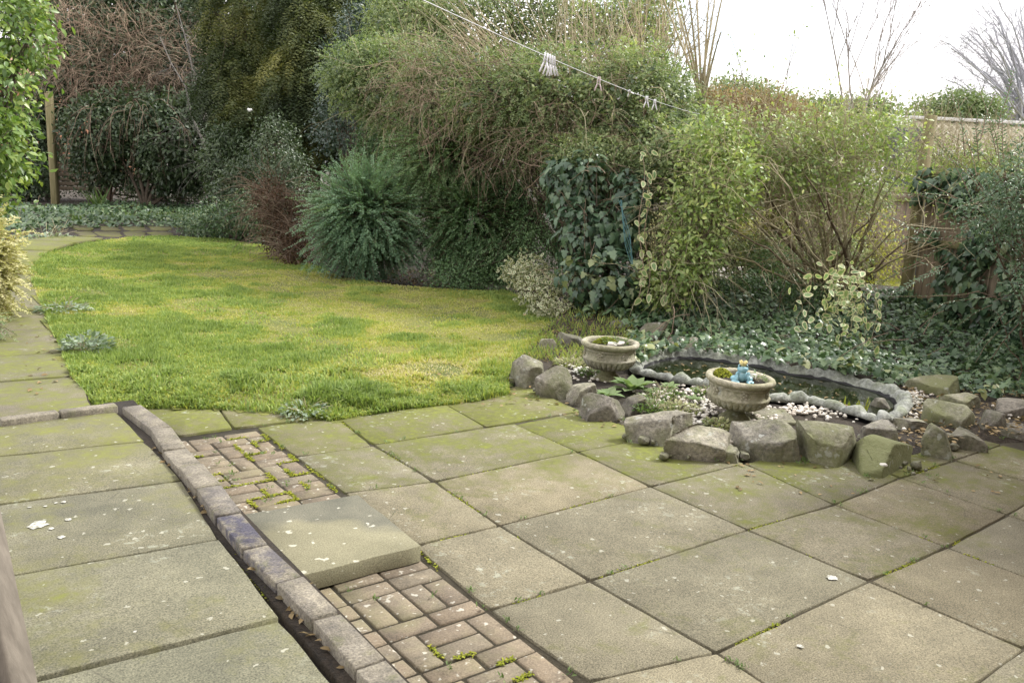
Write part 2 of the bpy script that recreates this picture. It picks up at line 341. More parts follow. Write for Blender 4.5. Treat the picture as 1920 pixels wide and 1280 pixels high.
def _ring():
    a = np.linspace(0, 2*np.pi, 9)[:-1]; o = np.c_[.5-.5*np.cos(a), .27*np.sin(a)*(1+.35*np.cos(a)), .04*np.abs(np.sin(a))-.08*(1-np.cos(a))/2]
    i = np.c_[.48+.34*(o[:, 0]-.5)*2*.98, o[:, 1]*.62, o[:, 2]*.8]; V = np.concatenate([[[.48, 0, -.03]], i, o]); F = []
    for k in range(8):
        j = (k+1) % 8; F += [(0, 1+k, 1+j), (1+k, 9+k, 9+j), (1+k, 9+j, 1+j)]
    return V, np.array(F), np.array([0.]+[.22]*8+[1.]*8)
T_VAR = _ring()
T_OVF = (np.array([(0, 0, 0), (.48, .25, .05), (1, 0, -.1), (.48, -.25, .05)]), np.array([(0, 1, 2), (0, 2, 3)]), np.zeros(4))
T_LOF = (np.array([(0, 0, 0), (.45, .16, .05), (1, 0, -.14), (.45, -.16, .05)]), np.array([(0, 1, 2), (0, 2, 3)]), np.zeros(4))
T_IVF = (np.array([(-.1, .2, 0), (.1, .46, -.06), (1, 0, -.12), (.1, -.46, -.06), (-.1, -.2, 0)]), np.array([(0, 2, 1), (0, 4, 2), (4, 3, 2)]), np.ones(5))
def leaves(pos, tip, nor, size, tmpl, tint):
    if np.linalg.norm(np.mean(pos, 0)-CAM) > 12.5:      # far leaves need fewer faces
        tmpl = {id(T_OVAL): T_OVF, id(T_LONG): T_LOF, id(T_IVY): T_IVF}.get(id(tmpl), tmpl)
    T, F, E = tmpl; tip = nrm(tip); side = nrm(np.cross(nor, tip)); nn = np.cross(tip, side); s = np.asarray(size)[:, None, None]
    V = pos[:, None] + s*(T[:, 0:1]*tip[:, None] + T[:, 1:2]*side[:, None] + T[:, 2:3]*nn[:, None])
    n, k = len(pos), len(T); Fa = (F[None] + (np.arange(n)*k)[:, None, None]).reshape(-1, 3)
    return V.reshape(-1, 3), Fa, np.repeat(np.asarray(tint, float), len(F)), np.tile(E, n)
def cat(*ls):
    V, F, T, E, o = [], [], [], [], 0
    for v, f, t, e in ls: V.append(v); F.append(f+o); T.append(t); E.append(e); o += len(v)
    return np.concatenate(V), np.concatenate(F), np.concatenate(T), np.concatenate(E)
def leaf_part(name, L_, mat, parent, stuff=False):
    o = part(name, L_[0], L_[1], mat, parent, tint=L_[2], edge=L_[3])
    if stuff: o['kind'] = 'stuff'
    return o
def tube_part(name, P, R, mat, parent, r, sides=3):
    V, F = tubes(P, R, sides); t = np.tile(np.repeat(r.random(len(P)), (P.shape[1]-1)*sides), 2)
    return part(name, V, F, mat, parent, tint=t)
def blob(x, y, rx, ry, dep, rd=None):
    """ellipsoid seen at photo pixel (x, y) with pixel radii, at a distance, rd metres deep"""
    k = SC(dep); return (at(x, y, dep), np.array([rx*k, (rd if rd else rx*k), ry*k]))
def b2w(d): return d[:, :1]*AX + d[:, 1:2]*AY + d[:, 2:]*AZ
def shell(blobs, n, r, depth=.3, lump=.22, zmin=.03, front=0.):
    w = np.array([b[1][0]*b[1][2]+b[1][1]*b[1][2]+b[1][0]*b[1][1] for b in blobs]); which = r.choice(len(blobs), n, p=w/w.sum())
    C = np.array([b[0] for b in blobs])[which]; R = np.array([b[1] for b in blobs])[which]
    d = nrm(r.normal(size=(n, 3)))
    if front: m = (d[:, 1] > 0) & (r.random(n) < front); d[m, 1] *= -1
    f = 1 - depth*r.random(n)**1.6; loc = d*R
    f = f + lump*(fbm(C+b2w(loc), 1.5/np.mean(R)+.8)-.5)*2
    pos = C + b2w(loc*f[:, None]); nor = nrm(b2w(d/R))
    keep = pos[:, 2] > zmin
    for k, (c, rr) in enumerate(blobs):
        q = pos-c; q = np.c_[q@AX, q@AY, q@AZ]/rr; keep &= ~((which != k) & ((q**2).sum(1) < .5))
    return pos[keep], nor[keep]
def clustered(pos, nor, per, spread, r):
    i = np.repeat(np.arange(len(pos)), per); return pos[i] + r.normal(0, spread, (len(i), 3)), nor[i], i
def foliage(blobs, n, per, spread, size, tmpl, r, droop=.3, out=.6, rnd=.7, depth=.3, lump=.22, front=.5, upn=.6):
    """leaf clumps through the shell of a crown: returns a leaf set"""
    p, nn = shell(blobs, n, r, depth, lump, front=front); ct = r.random(len(p)); p2, n2, i = clustered(p, nn, per, spread, r)
    k = p2[:, 2] > .02; p2, n2, i = p2[k], n2[k], i[k]
    tip = nrm(n2*out + r.normal(0, rnd, p2.shape) + np.array([0, 0, -droop])); nor = nrm(n2 + r.normal(0, .45, p2.shape) + np.array([0, 0, upn]))
    t = np.clip(.55*ct[i] + .45*r.random(len(i)) + .12*(vnoise(p2, .9)-.5), 0, 1)
    return leaves(p2, tip, nor, size*(.65+.6*r.random(len(i))), tmpl, t)
def limbs(base, blobs, r, n=14, r0=.06, twigs=60):
    """trunk and limbs from the base into the blobs, tapering, plus thin twigs reaching the shell"""
    out = []; base = np.asarray(base, float)
    tp, tn = shell(blobs, n, r, .5, .1); e = tp
    mid = base + (e-base)*np.array([.35, .35, .62]) + r.normal(0, .05, e.shape)
    s = np.linspace(0, 1, 7)[None, :, None]; P = (1-s)**2*base + 2*s*(1-s)*mid[:, None] + s*s*e[:, None]
    P[:, 1:-1] += r.normal(0, .025, P[:, 1:-1].shape)*np.linalg.norm(e-base, axis=1)[:, None, None]*.4
    R = r0*(.5+.5*r.random(len(e)))[:, None]*np.linspace(1, .16, 7)[None]; R[:, 0] *= 1.3
    out.append(tubes(P, R, 5))
    if twigs:
        q, qn = shell(blobs, twigs, r, .15, .2); st = P[r.integers(0, len(P), len(q)), r.integers(3, 7, len(q))]
        s = np.linspace(0, 1, 5)[None, :, None]; m2 = (st+q)/2 + r.normal(0, .1, q.shape)*np.linalg.norm(q-st, axis=1, keepdims=True)
        P2 = (1-s)**2*st[:, None] + 2*s*(1-s)*m2[:, None] + s*s*q[:, None]; out.append(tubes(P2, r0*.16*np.linspace(1, .4, 5)[None]*np.ones((len(q), 1)), 3))
    return join(out)
def spray_set(P, per, size, tmpl, r, tint, start=.25, flat=.6):
    """small leaves set in two ranks along shoots P (M,n,3)"""
    M, n, _ = P.shape; t = start + (1-start)*np.linspace(0, .999, per); x = t*(n-1); k = x.astype(int); f = (x-k)[None, :, None]
    pos = P[:, k]*(1-f) + P[:, np.minimum(k+1, n-1)]*f; tan = nrm(P[:, np.minimum(k+1, n-1)]-P[:, k])
    side = nrm(np.cross(tan, np.array([0, 0, 1.])+r.normal(0, .35, (M, 1, 3)))); up = np.cross(side, tan)
    sgn = np.where(np.arange(per) % 2, 1., -1.)[None, :, None]
    tip = tan*.55 + side*sgn + up*.25 + r.normal(0, .25, pos.shape); nor = up + r.normal(0, .4, pos.shape)
    sz = size*(.7+.5*r.random((M, per)))*(1-.35*t[None]**3); tt = np.clip(tint[:, None] + .25*(r.random((M, per))-.5), 0, 1)
    return leaves(pos.reshape(-1, 3), tip.reshape(-1, 3), nor.reshape(-1, 3), sz.ravel(), tmpl, tt.ravel())
def leaf_objects(parent, pos, tip, nor, size, tmpl, mat, r, name='leaf', variants=5):
    """single leaves as parts of their own, sharing a few leaf meshes"""
    ms = []
    for k in range(variants):
        T = tmpl[0].copy(); T[:, 2] += .06*np.sin(T[:, 0]*3+k); T = T*np.array([1, .88+.06*k, 1]); ms.append(mesh(name, T, tmpl[1], mat, tint=np.full(len(tmpl[1]), (k+.5)/variants), edge=tmpl[2]))
    tip = nrm(tip); side = nrm(np.cross(nor, tip)); nn = np.cross(tip, side); base = WL[parent.name]
    for k in range(len(pos)):
        o = bpy.data.objects.new(name, ms[int(r.integers(variants))]); COL.objects.link(o); o.parent = parent; s = float(size[k])
        a, b2, c = tip[k]*s, side[k]*s, nn[k]*s; p = pos[k]-base
        o.matrix_local = Matrix(((a[0], b2[0], c[0], p[0]), (a[1], b2[1], c[1], p[1]), (a[2], b2[2], c[2], p[2]), (0, 0, 0, 1)))
# ------------------------------------------------------------------ unseen house added behind and right of the camera to shade the patio
M_hwall = plain('house_wall_brick', (.24, .15, .105), (.34, .23, .165), 7, .9, .3)
M_pane, nt, b = nodes('window_glass'); b.inputs['Base Color'].default_value = (.03, .035, .04, 1); b.inputs['Roughness'].default_value = .05
hs = thing('brick_house', np.array([0., -5., 0.]), 'unseen brick house added behind the viewer to shade the patio', 'house')
def hbox(nm, x0, x1, y0, y1, z0, z1, m, p): V, F = box((x0+x1)/2, (y0+y1)/2, (z0+z1)/2, x1-x0, y1-y0, z1-z0, .004); return part(nm, V, F, m, p)
def hroof(nm, x0, x1, y0, y1, z0, z1, m, p):
    V = np.array([(x0, y0, z0), (x1, y0, z0), (x1, y1, z0), (x0, y1, z0), (x0, y0, z1), (x1, y0, z1)]); return part(nm, V, [(0, 1, 2, 2), (0, 2, 3, 3), (3, 2, 5, 5), (3, 5, 4, 4), (0, 3, 4, 4), (1, 5, 2, 2), (0, 4, 5, 5), (0, 5, 1, 1)], m, p)
hbox('wall', -7, 7, -8.5, -4.45, -.07, 4.9, M_hwall, hs); hbox('shade_block_wall', 3.95, 7, -4.45, -1.55, -.07, 2.5, M_hwall, hs)  # low block at right added out of view, placed to shade the patio corner
hroof('roof', -7.3, 7.3, -8.5, -4.2, 4.9, 6.8, M_bark, hs); hbox('shade_block_roof', 3.85, 7.1, -4.44, -1.45, 2.5, 2.62, M_bark, hs)
dr_ = hbox('door', -2.7, -1.75, -4.49, -4.44, .2, 2.25, M_white, hs); hbox('door_handle', -1.88, -1.80, -4.47, -4.40, 1.2, 1.24, M_twigg, dr_)
for k, (x, z) in enumerate(((.6, 1.0), (-4.6, 1.0), (.6, 3.3), (-3.6, 3.3))): wi = hbox('window', x, x+1.7, -4.49, -4.43, z, z+1.15, M_white, hs); hbox('pane', x+.08, x+1.62, -4.48, -4.42, z+.08, z+1.07, M_pane, wi)
# ------------------------------------------------------------------ the setting: ground, patio, walkway, path, lawn
tag(part('ground', [(-500, -500, -.07), (500, -500, -.07), (500, 500, -.07), (-500, 500, -.07)], [(0, 1, 2, 3)], M_soil, loc=(0, 0, 0)), kind='structure')
V, F = box(1.6, -1.2, -.037, 5.6, 5.1, .05, 0); patio = tag(part('patio', V, F, M_joint, loc=(0, 0, 0)), kind='structure')
Q = {}
for k, v in {(-1,-2):(480,801),(0,-2):(630,781),(-1,-1):(555,856),(0,-1):(700,835),(1,-1):(966,795),(-1,0):(646,924),(0,0):(815,903),(1,0):(1083,847),
             (-1,1):(775,1023),(0,1):(937,985),(1,1):(1220,912),(-1,2):(918,1143),(0,2):(1105,1088),(1,2):(1402,992),(2,2):(1565,945),(-1,3):(1105,1277),(0,3):(1342,1222),
             (1,3):(1630,1088),(2,3):(1775,1025),(1,4):(1920,1215),(2,-1):(1090,770),(2,0):(1230,818),(2,1):(1396,868),(3,1):(1520,838),(3,2):(1690,895),(3,3):(1889,964),
             (4,2):(1790,862),(4,3):(1975,915)}.items(): Q[k] = G(*v)[:2]
Q[(0,4)] = np.array([.0, -2.45]); Q[(-1,4)] = np.array([-.47, -2.4]); Q[(2,4)] = np.array([1.62, -2.43]); Q[(3,4)] = np.array([2.29, -2.41]); Q[(4,4)] = np.array([2.95, -2.38])
for i, x in ((0, 0.), (1, 1.0), (2, 1.63), (3, 2.3), (4, 2.95)): Q[(i, 5)] = np.array([x, -3.05])
Q[(-1, 5)] = np.array([-.47, -3.02]); Q[(5,2)] = np.array([3.53, -1.23]); Q[(5,3)] = np.array([3.55, -1.78]); Q[(5,4)] = np.array([3.56, -2.37]); Q[(4,1)] = np.array([2.93, -.64]); Q[(5,1)] = np.array([3.5, -.64])
mossy = {(1,-1):.9,(1,0):.95,(2,1):1.05,(1,1):.75,(3,1):.9,(2,2):.7,(3,2):.6,(0,-2):.8,(-1,-2):.62,(4,2):.6,(0,-1):.58,(1,2):.62,(2,3):.55,(-1,0):.5,(-1,-1):.56}
sid = 100
for i in range(-1, 5):
    for j in range(-2, 5):
        ks = [(i,j),(i+1,j),(i+1,j+1),(i,j+1)]
        if all(k in Q for k in ks) and not (i == 0 and j == -2):
            sid += 1; r = rng(sid); add_slab(patio, [Q[k] for k in ks][::-1], r.normal(0, .0015), M_slab, sid, moss=mossy.get((i,j), .24 if j < 3 else .2), tilt=tuple(r.normal(0, .002, 2)))
q911 = G(911, 800)[:2]; q823 = G(812, 745)[:2]
add_slab(patio, [Q[(0,-1)], q911, q823, Q[(0,-2)]], .002, M_slab, 201, moss=.85)
add_slab(patio, [q911, Q[(2,-1)], G(985, 722)[:2], q823], .0, M_slab, 202, moss=.85)
add_slab(patio, [G(335, 818)[:2], G(437, 803)[:2], G(400, 752)[:2], G(240, 745)[:2]], .004, M_slab, 203, moss=.55)
add_slab(patio, [G(437, 803)[:2], G(626, 781)[:2], G(590, 742)[:2], G(400, 752)[:2]], .004, M_slab, 204, moss=.5)
# paving bricks between kerb and slabs, hand-laid in mixed bond
def brick_field(x1, y0, rows, cols, given, seed):
    r = rng(seed); occ = -np.ones((rows, cols), int); bl = []
    def put(a, b, h):
        cells = [(a, b), (a, b+1)] if h else [(a, b), (a+1, b)]
        if any(not (0 <= p < rows and 0 <= q < cols) or occ[p, q] >= 0 for p, q in cells): return False
        for p, q in cells: occ[p, q] = len(bl)
        bl.append((a, b, 2 if h else 1, 1 if h else 2)); return True
    for a, b, h in given: put(a, b, h)
    for a in range(rows):
        for b in range(cols):
            if occ[a, b] < 0:
                h = r.random() < .55
                if not put(a, b, h) and not put(a, b, not h): occ[a, b] = len(bl); bl.append((a, b, 1, 1))
    U = .1005; proto = {}
    for a, b, w, h in bl:                       # column 0 is nearest the slabs, row 0 farthest from the camera
        key = (w, h, int(r.integers(3)))
        if key not in proto:
            Vb, Fb = box(0, 0, 0, w*U-.008, h*U-.008, .06, .006, 0, .0012, rng(seed+7*w+3*h+key[2])); proto[key] = mesh('brick', Vb, Fb, M_brick)
        link('brick', proto[key], patio, (x1-(b+w/2)*U, y0-(a+h/2)*U, -.036+r.normal(0, .0022))).rotation_euler = tuple(r.normal(0, .006, 3))
brick_field(-.482, 1.215, 12, 7, [(0,0,1),(0,2,1),(1,1,1),(2,0,0),(2,1,1),(3,1,1),(2,3,1),(4,0,1),(4,2,0),(5,0,1),(4,3,1),(6,0,0),(6,1,0),(6,2,1),(7,2,1),(8,0,1),(8,2,0),(9,0,1),(8,3,1),(10,0,1)], 31)
brick_field(-.494, -.70, 17, 7, [(0,0,1),(0,2,1),(1,0,1),(1,2,1),(2,0,0),(2,1,0),(2,2,0),(2,3,0),(4,0,1),(4,2,1),(5,0,0),(5,1,1),(6,1,1),(5,3,0),(7,0,1),(7,2,1),(8,0,0),(8,1,1),(9,1,1),(8,3,1)], 47)
# the loose slab lying on the brick paving as a step
def step_mat():
    m, nt, b = nodes('step_slab'); v, r0_ = ocoord(nt); t = N(nt, 'TexCoord').outputs['Object']
    g = noise(nt, v, 170, 3, .7); k = noise(nt, v, 5, 5, .6)
    dry = ramp(nt, k, [(.3, (.165, .157, .098)), (.7, (.225, .212, .135))])
    sp = N(nt, 'SeparateXYZ'); nt.links.new(t, sp.inputs[0])
    e = mth(nt, 'ADD', mth(nt, 'ADD', mth(nt, 'MULTIPLY', sp.outputs[1], 1.), mth(nt, 'MULTIPLY', sp.outputs[0], .62)), mth(nt, 'MULTIPLY', mth(nt, 'SUBTRACT', noise(nt, t, 3.3, 2, .4), .5), .55))
    damp = ramp(nt, e, [(.035, 0.), (.115, 1.)])                      # a damp stain over the far corner
    base = mixc(nt, damp, dry, ramp(nt, k, [(.3, (.095, .095, .07)), (.7, (.15, .145, .105))]))
    base = mixc(nt, 1., base, ramp(nt, g, [(.34, (.66, .66, .62)), (.5, (1, 1, 1)), (.68, (1.35, 1.32, 1.25))]), 'MULTIPLY')
    li = noise(nt, v, 22, 2, .5); base = mixc(nt, ramp(nt, li, [(.69, 0.), (.73, .7)]), base, (.55, .54, .44))
    nt.links.new(base, b.inputs['Base Color']); b.inputs['Roughness'].default_value = .85; bump(nt, b, mth(nt, 'ADD', g, k), .5, .004); return m
V, F, c3 = slab_geo([(-1.12, -.745), (-.505, -.752), (-.487, -.135), (-1.12, -.09)], .070, .070, 77, .0035, 9, .004)
tag(part('step_slab', V, F, step_mat(), loc=c3), 'raised concrete slab with a damp stain lying on brick paving as a step', 'paving slab')

# walkway on the left, one step higher
ZW = .18
V, F = box(-2.25, -1.3, .03, 2.16, 5.8, .22, 0); walk = tag(part('walkway', V, F, M_soil, loc=(0, 0, 0)), kind='structure')
wl = [((222, 772), (0, 788)), ((275, 826), (0, 855)), ((345, 900), (0, 945)), ((415, 1010), (30, 1078)), ((530, 1158), (75, 1272))]
rows = []
for a, b in wl:
    A, B = G(*a, ZW)[:2], G(*b, ZW)[:2]; d = (B-A)/abs(B[0]-A[0]); rows.append((A, d))
for k in range(3): A, d = rows[-1]; rows.append((A+np.array([-.005, -.625]), d))
for k in range(len(rows)-1):
    (A, d), (B, e) = rows[k], rows[k+1]
    mo = [.8, 1.0, .45, .7, .45, .5, .5][k]
    wcol = .76 if k % 2 else .9
    add_slab(walk, [B, A, A+d*wcol, B+e*wcol][::-1], ZW+rng(k).normal(0, .002), M_walk, 300+k, moss=mo, gap=.008)
    add_slab(walk, [B+e*wcol, A+d*wcol, A+d*2.0, B+e*2.0][::-1], ZW, M_walk, 320+k, moss=mo-.05, gap=.008)
# bird-lime and lichen splashes on the third walkway slab
m_lime, nt, b = nodes('white_lichen'); nt.links.new(ramp(nt, noise(nt, wpos(nt), 60, 4, .7), [(.40, (.22, .215, .17)), (.6, (.52, .52, .48))]), b.inputs['Base Color']); b.inputs['Roughness'].default_value = .9
for k, (x, y, rr) in enumerate([(72, 983, .034), (115, 1006, .012), (128, 973, .012), (96, 990, .011), (120, 940, .010), (85, 948, .007), (55, 950, .007), (253, 1183, .011), (105, 942, .006), (1560, 1082, .022), (1500, 1210, .012)]):
    z = (ZW if x < 500 else 0)+.0035; c = G(x, y, z); r = rng(600+k); a = np.linspace(0, 2*np.pi, 19)[:-1]; ra = rr*(.75+.5*r.random(18))
    P = np.c_[c[0]+ra*np.cos(a), c[1]+ra*np.sin(a)*1.0, np.full(18, z)]; V = np.r_[[[c[0], c[1], z+.0012]], P]
    part('lichen_patch', V, [(0, j+1, (j+1) % 18+1) for j in range(18)], m_lime, walk if x < 500 else patio)

# brick kerb between walkway and patio, each brick a little off line
ZK = .214
kl = [(233,765),(285,803),(302,842),(330,874),(365,915),(405,966),(457,1028),(517,1090),(585,1160),(670,1250)]
kr = [(258,755),(319,800),(354,839),(383,871),(417,910),(452,961),(499,1019),(568,1080),(637,1148),(718,1237)]
A = [G(*p, ZK) for p in kl]; B = [G(*p, ZK) for p in kr]
for k in range(4): A.append(A[-1]+np.array([.004, -.262, 0])); B.append(B[-1]+np.array([.004, -.262, 0]))
kerb = tag(part('kerb', *box(-1.165, -.62, .04, .07, 4.2, .2, .004), M_soil, loc=(0, 0, 0)), kind='structure')
for k in range(len(A)-1):
    r = rng(900+k); a0, a1, b0, b1 = A[k], A[k+1], B[k], B[k+1]
    m = (a0+a1+b0+b1)/4; l = (np.linalg.norm(a1-a0)+np.linalg.norm(b1-b0))/2; w = np.clip((np.linalg.norm(b0-a0)+np.linalg.norm(b1-a1))/2, .092, .108)
    ang = math.atan2(a1[1]-a0[1]+b1[1]-b0[1], a1[0]-a0[0]+b1[0]-b0[0])
    dz = [0, .0, -.004, .003, .004, 0, -.003, .002, 0, 0, 0, 0, 0][k]
    V, F = box(m[0], m[1], ZK-.045+dz, l-.010, w, .09, .0045, ang, .0012, r); o = part('brick', V, F, M_kerb, kerb, m); o['blue'] = [.25, .1, .1, .1, .4, 1., .7, .2, .15, .1, .1, .1, .1][k]
for k in range(17):
    V, F = box(-1.165+rng(k).normal(0, .004), 1.42-k*.24, ZK-.142, .104, .228, .09, .0045, 0, .0012, rng(950+k)); part('brick', V, F, M_kerb, kerb, V.mean(0))
V, F = box(-1.165, -.75, .108, .16, 4.6, .13, 0); part('joint_soil', V, F, M_soil, kerb)
# two edging blocks across the head of the walkway
for k, (a, b) in enumerate([((0, 785), (108, 770)), ((112, 770), (218, 757))]):
    P, R = G(*a, .215), G(*b, .215); V, F = beam(P+np.array([0, .0, -.05]), R+np.array([0, 0, -.05]), .07, .1, bev=.006); part('edging_block', V, F, M_kerb, kerb, V.mean(0))

# garden path of slabs along the lawn, and the far paving
ZP = .09
pr = [(180,776),(151,704),(133,660),(110,614),(95,580),(79,545),(67,515),(64,492),(92,470),(140,455),(195,446)]
PR = np.array([G(*p, ZP)[:2] for p in pr]); tn = nrm(np.gradient(PR, axis=0)); PL = PR + np.c_[-tn[:, 1], tn[:, 0]]*.82
V = np.r_[np.c_[PR, np.full(len(PR), ZP-.025)], np.c_[PL, np.full(len(PR), ZP-.025)]]; n = len(PR)
path = tag(part('garden_path', V, [(k, k+1, n+k+1, n+k) for k in range(n-1)], M_soil, loc=(0, 0, 0)), kind='structure')
for k in range(n-1): add_slab(path, [PR[k], PR[k+1], PL[k+1], PL[k]], ZP+rng(k+5).normal(0, .003), M_path, 400+k, moss=.45 if k < 6 else .95, gap=.008, jit=.007)
M_far = slab_mat('far_paving', (.085, .075, .055), (.14, .122, .09), (.10, .10, .035), .4)
V = np.array([G(x, y, -.004) for x, y in [(-150,470),(70,468),(150,458),(330,446),(480,462),(560,490),(640,520),(700,480),(640,400),(420,376),(-150,376)]]); tag(part('back_bed', np.r_[V, V.mean(0)[None]], [(k, (k+1) % 11, 11) for k in range(11)], M_soil, loc=(0, 0, 0)), kind='structure')
fx = [140, 185, 232, 280, 332]
for k in range(4):
    for (ya_, yb_) in ((443, 432), (431.5, 422)):
        rj = rng(480+k*2+int(ya_ > 440)); qq = [G(fx[k]+rj.normal()*3, ya_, .02)[:2], G(fx[k+1]+rj.normal()*3, ya_, .02)[:2], G(fx[k+1]-8+rj.normal()*4, yb_, .02)[:2], G(fx[k]-8+rj.normal()*4, yb_, .02)[:2]]; add_slab(path, qq, .006+rj.normal()*.004, M_far, 430+k*2+int(ya_ > 440), moss=.6, gap=.05, jit=.04, chip=.2)

# lawn
lp = [(172,754),(178,759),(222,757),(262,756),(400,757),(480,763),(560,769),(620,778),(690,768),(760,757),(830,750),(900,742),(955,729),(952,700),(978,665),(1005,642),(1045,622),(1075,598),(1015,572),(955,548),(850,541),(760,536),
      (640,520),(590,497),(540,472),(480,457),(420,449),(330,444),(250,444)]
lawn_poly = [G(x, y, .04)[:2] for x, y in lp] + [PR[k]+np.array([-tn[k, 1], tn[k, 0]])*.06 for k in range(len(PR)-1, 0, -1)]
LPA = np.array(lawn_poly)
FRA, FRB = LPA[:12], LPA[1:13]
def front_d(x, y):
    p = np.stack([np.asarray(x, float), np.asarray(y, float)], -1); d = np.full(p.shape[:-1], 9.)
    for a, c in zip(FRA, FRB):
        t = np.clip(((p-a)@(c-a))/((c-a)@(c-a)), 0, 1); d = np.minimum(d, np.linalg.norm(p-(a+t[..., None]*(c-a)), axis=-1))
    return d
def lawn_h(x, y):
    return lawn_h0(x, y)*np.clip(front_d(x, y)/.35, 0, 1)**.6-.004
def lawn_h0(x, y):
    t = np.clip((.4-x)/1.6, 0, 1); t2 = np.clip((y-1.2)/.8, 0, 1); return .012 + (.03+.055*t*t*(3-2*t))*t2 + .03*(fbm(np.stack([x, y, 0*x], -1), 1.1)-.5)*t2
cs = .11; gx = np.arange(LPA[:, 0].min(), LPA[:, 0].max()+cs, cs); gy = np.arange(LPA[:, 1].min(), LPA[:, 1].max()+cs, cs)
XX, YY = np.meshgrid(gx, gy, indexing='ij'); ZZ = lawn_h(XX, YY); nx, ny = XX.shape
cc = np.c_[(XX[:-1, :-1]+cs/2).ravel(), (YY[:-1, :-1]+cs/2).ravel()]; ok = inpoly(cc, lawn_poly)
idx = np.arange(nx*ny).reshape(nx, ny); Fq = np.stack([idx[:-1, :-1], idx[1:, :-1], idx[1:, 1:], idx[:-1, 1:]], -1).reshape(-1, 4)[ok]
lawn = tag(part('lawn', np.c_[XX.ravel(), YY.ravel(), ZZ.ravel()], Fq, M_lawn, loc=(0, 0, 0), smooth=True), kind='structure')
def lawn_points(n, r):
    lo, hi = LPA.min(0), LPA.max(0); P = lo + (hi-lo)*r.random((n, 2)); return P[inpoly(P, lawn_poly)]
r = rng(11); P = lawn_points(1450000, r); dist = np.hypot(P[:, 0]-CAM[0], P[:, 1]-CAM[1]); P = P[r.random(len(P)) < np.clip((5.2/dist)**1.45, 0, 1)]
p3 = np.c_[P, lawn_h(P[:, 0], P[:, 1])-.006]; n = len(P); dist = np.hypot(P[:, 0]-CAM[0], P[:, 1]-CAM[1])
patch = .45*fbm(p3*np.array([1, 1, 0]), .75, 3.)+.55*fbm(p3*np.array([1, 1, 0]), 2.6, 5.); tuft = .6*vnoise(p3*np.array([1, 1, 0]), 4.5, 9.)+.4*vnoise(p3*np.array([1, 1, 0]), 13., 4.)
mid = np.exp(-((P[:, 0]-2.4)**2/3.2 + (P[:, 1]-6.2)**2/14.)); mossy_ = np.clip((patch-.50)*6+mid*1.5-.42, 0, 1)
dry = np.clip(1-np.hypot((P[:, 0]-1.35)/.75, (P[:, 1]-2.0)/.55), 0, 1) + .7*np.clip(1-np.hypot((P[:, 0]-.55)/.5, (P[:, 1]-2.3)/.4), 0, 1)
bare = (vnoise(p3*np.array([1, 1, 0]), 2.6, 21.) > .72) & (r.random(n) < .8); keep = ~bare & (r.random(n) > .30*mossy_)
p3, mossy_, dry, tuft, dist = p3[keep], mossy_[keep], dry[keep], tuft[keep], dist[keep]; n = len(p3)
h = (.017+.052*tuft**1.8)*(1-.55*mossy_)*(.6+.8*r.random(n)); front = np.clip(1.6-(p3[:, 1]-1.2), 0, 1); h *= 1+.35*front; tf = np.clip((vnoise(p3*np.array([1, 1, 0]), 3.4, 31.)-.60)*5, 0, 1)*np.clip((3.4-p3[:, 1])/1.2, 0, 1); h *= 1+.8*tf
wd_ = (.0028+.00055*dist)*(.8+.5*r.random(n)); az = r.random(n)*2*np.pi; lean = np.abs(r.normal(.45, .3, n))+.4*dry
d1 = np.c_[np.cos(az), np.sin(az), 0*az]; sd_ = np.c_[-np.sin(az), np.cos(az), 0*az]
V0 = p3-sd_*wd_[:, None]; V1 = p3+sd_*wd_[:, None]; m = p3+d1*(h*lean*.4)[:, None]; m[:, 2] += h*.62; V2 = m+sd_*(wd_*.75)[:, None]; V3 = m-sd_*(wd_*.75)[:, None]
tp = p3+d1*(h*lean)[:, None]; tp[:, 2] += h*np.clip(1.05-.35*lean, .2, 1); nr = dist < 6.3; fr_ = ~nr; n1 = int(nr.sum()); n2 = n-n1; k = np.arange(n1)*5; k2 = n1*5+np.arange(n2)*3
Fg = np.concatenate([np.c_[k, k+1, k+2], np.c_[k, k+2, k+3], np.c_[k+3, k+2, k+4], np.c_[k2, k2+1, k2+2]]); Vg = np.concatenate([np.stack([V0, V1, V2, V3, tp], 1)[nr].reshape(-1, 3), np.stack([V0-sd_*(wd_*.25)[:, None], V1+sd_*(wd_*.25)[:, None], tp], 1)[fr_].reshape(-1, 3)])
tg = np.clip(.14+.50*r.random(n)-.30*(tuft-.4)+.42*mossy_+.62*dry*r.random(n)+.05*front-.10*tf, 0, 1)
gr = tag(part('grass', Vg, Fg, M_grass, loc=(0, 0, 0), tint=np.concatenate([np.tile(tg[nr], 3), tg[fr_]])), 'mossy green lawn grass between patio, path and shrubs', 'grass', kind='stuff')
print('grass', n)
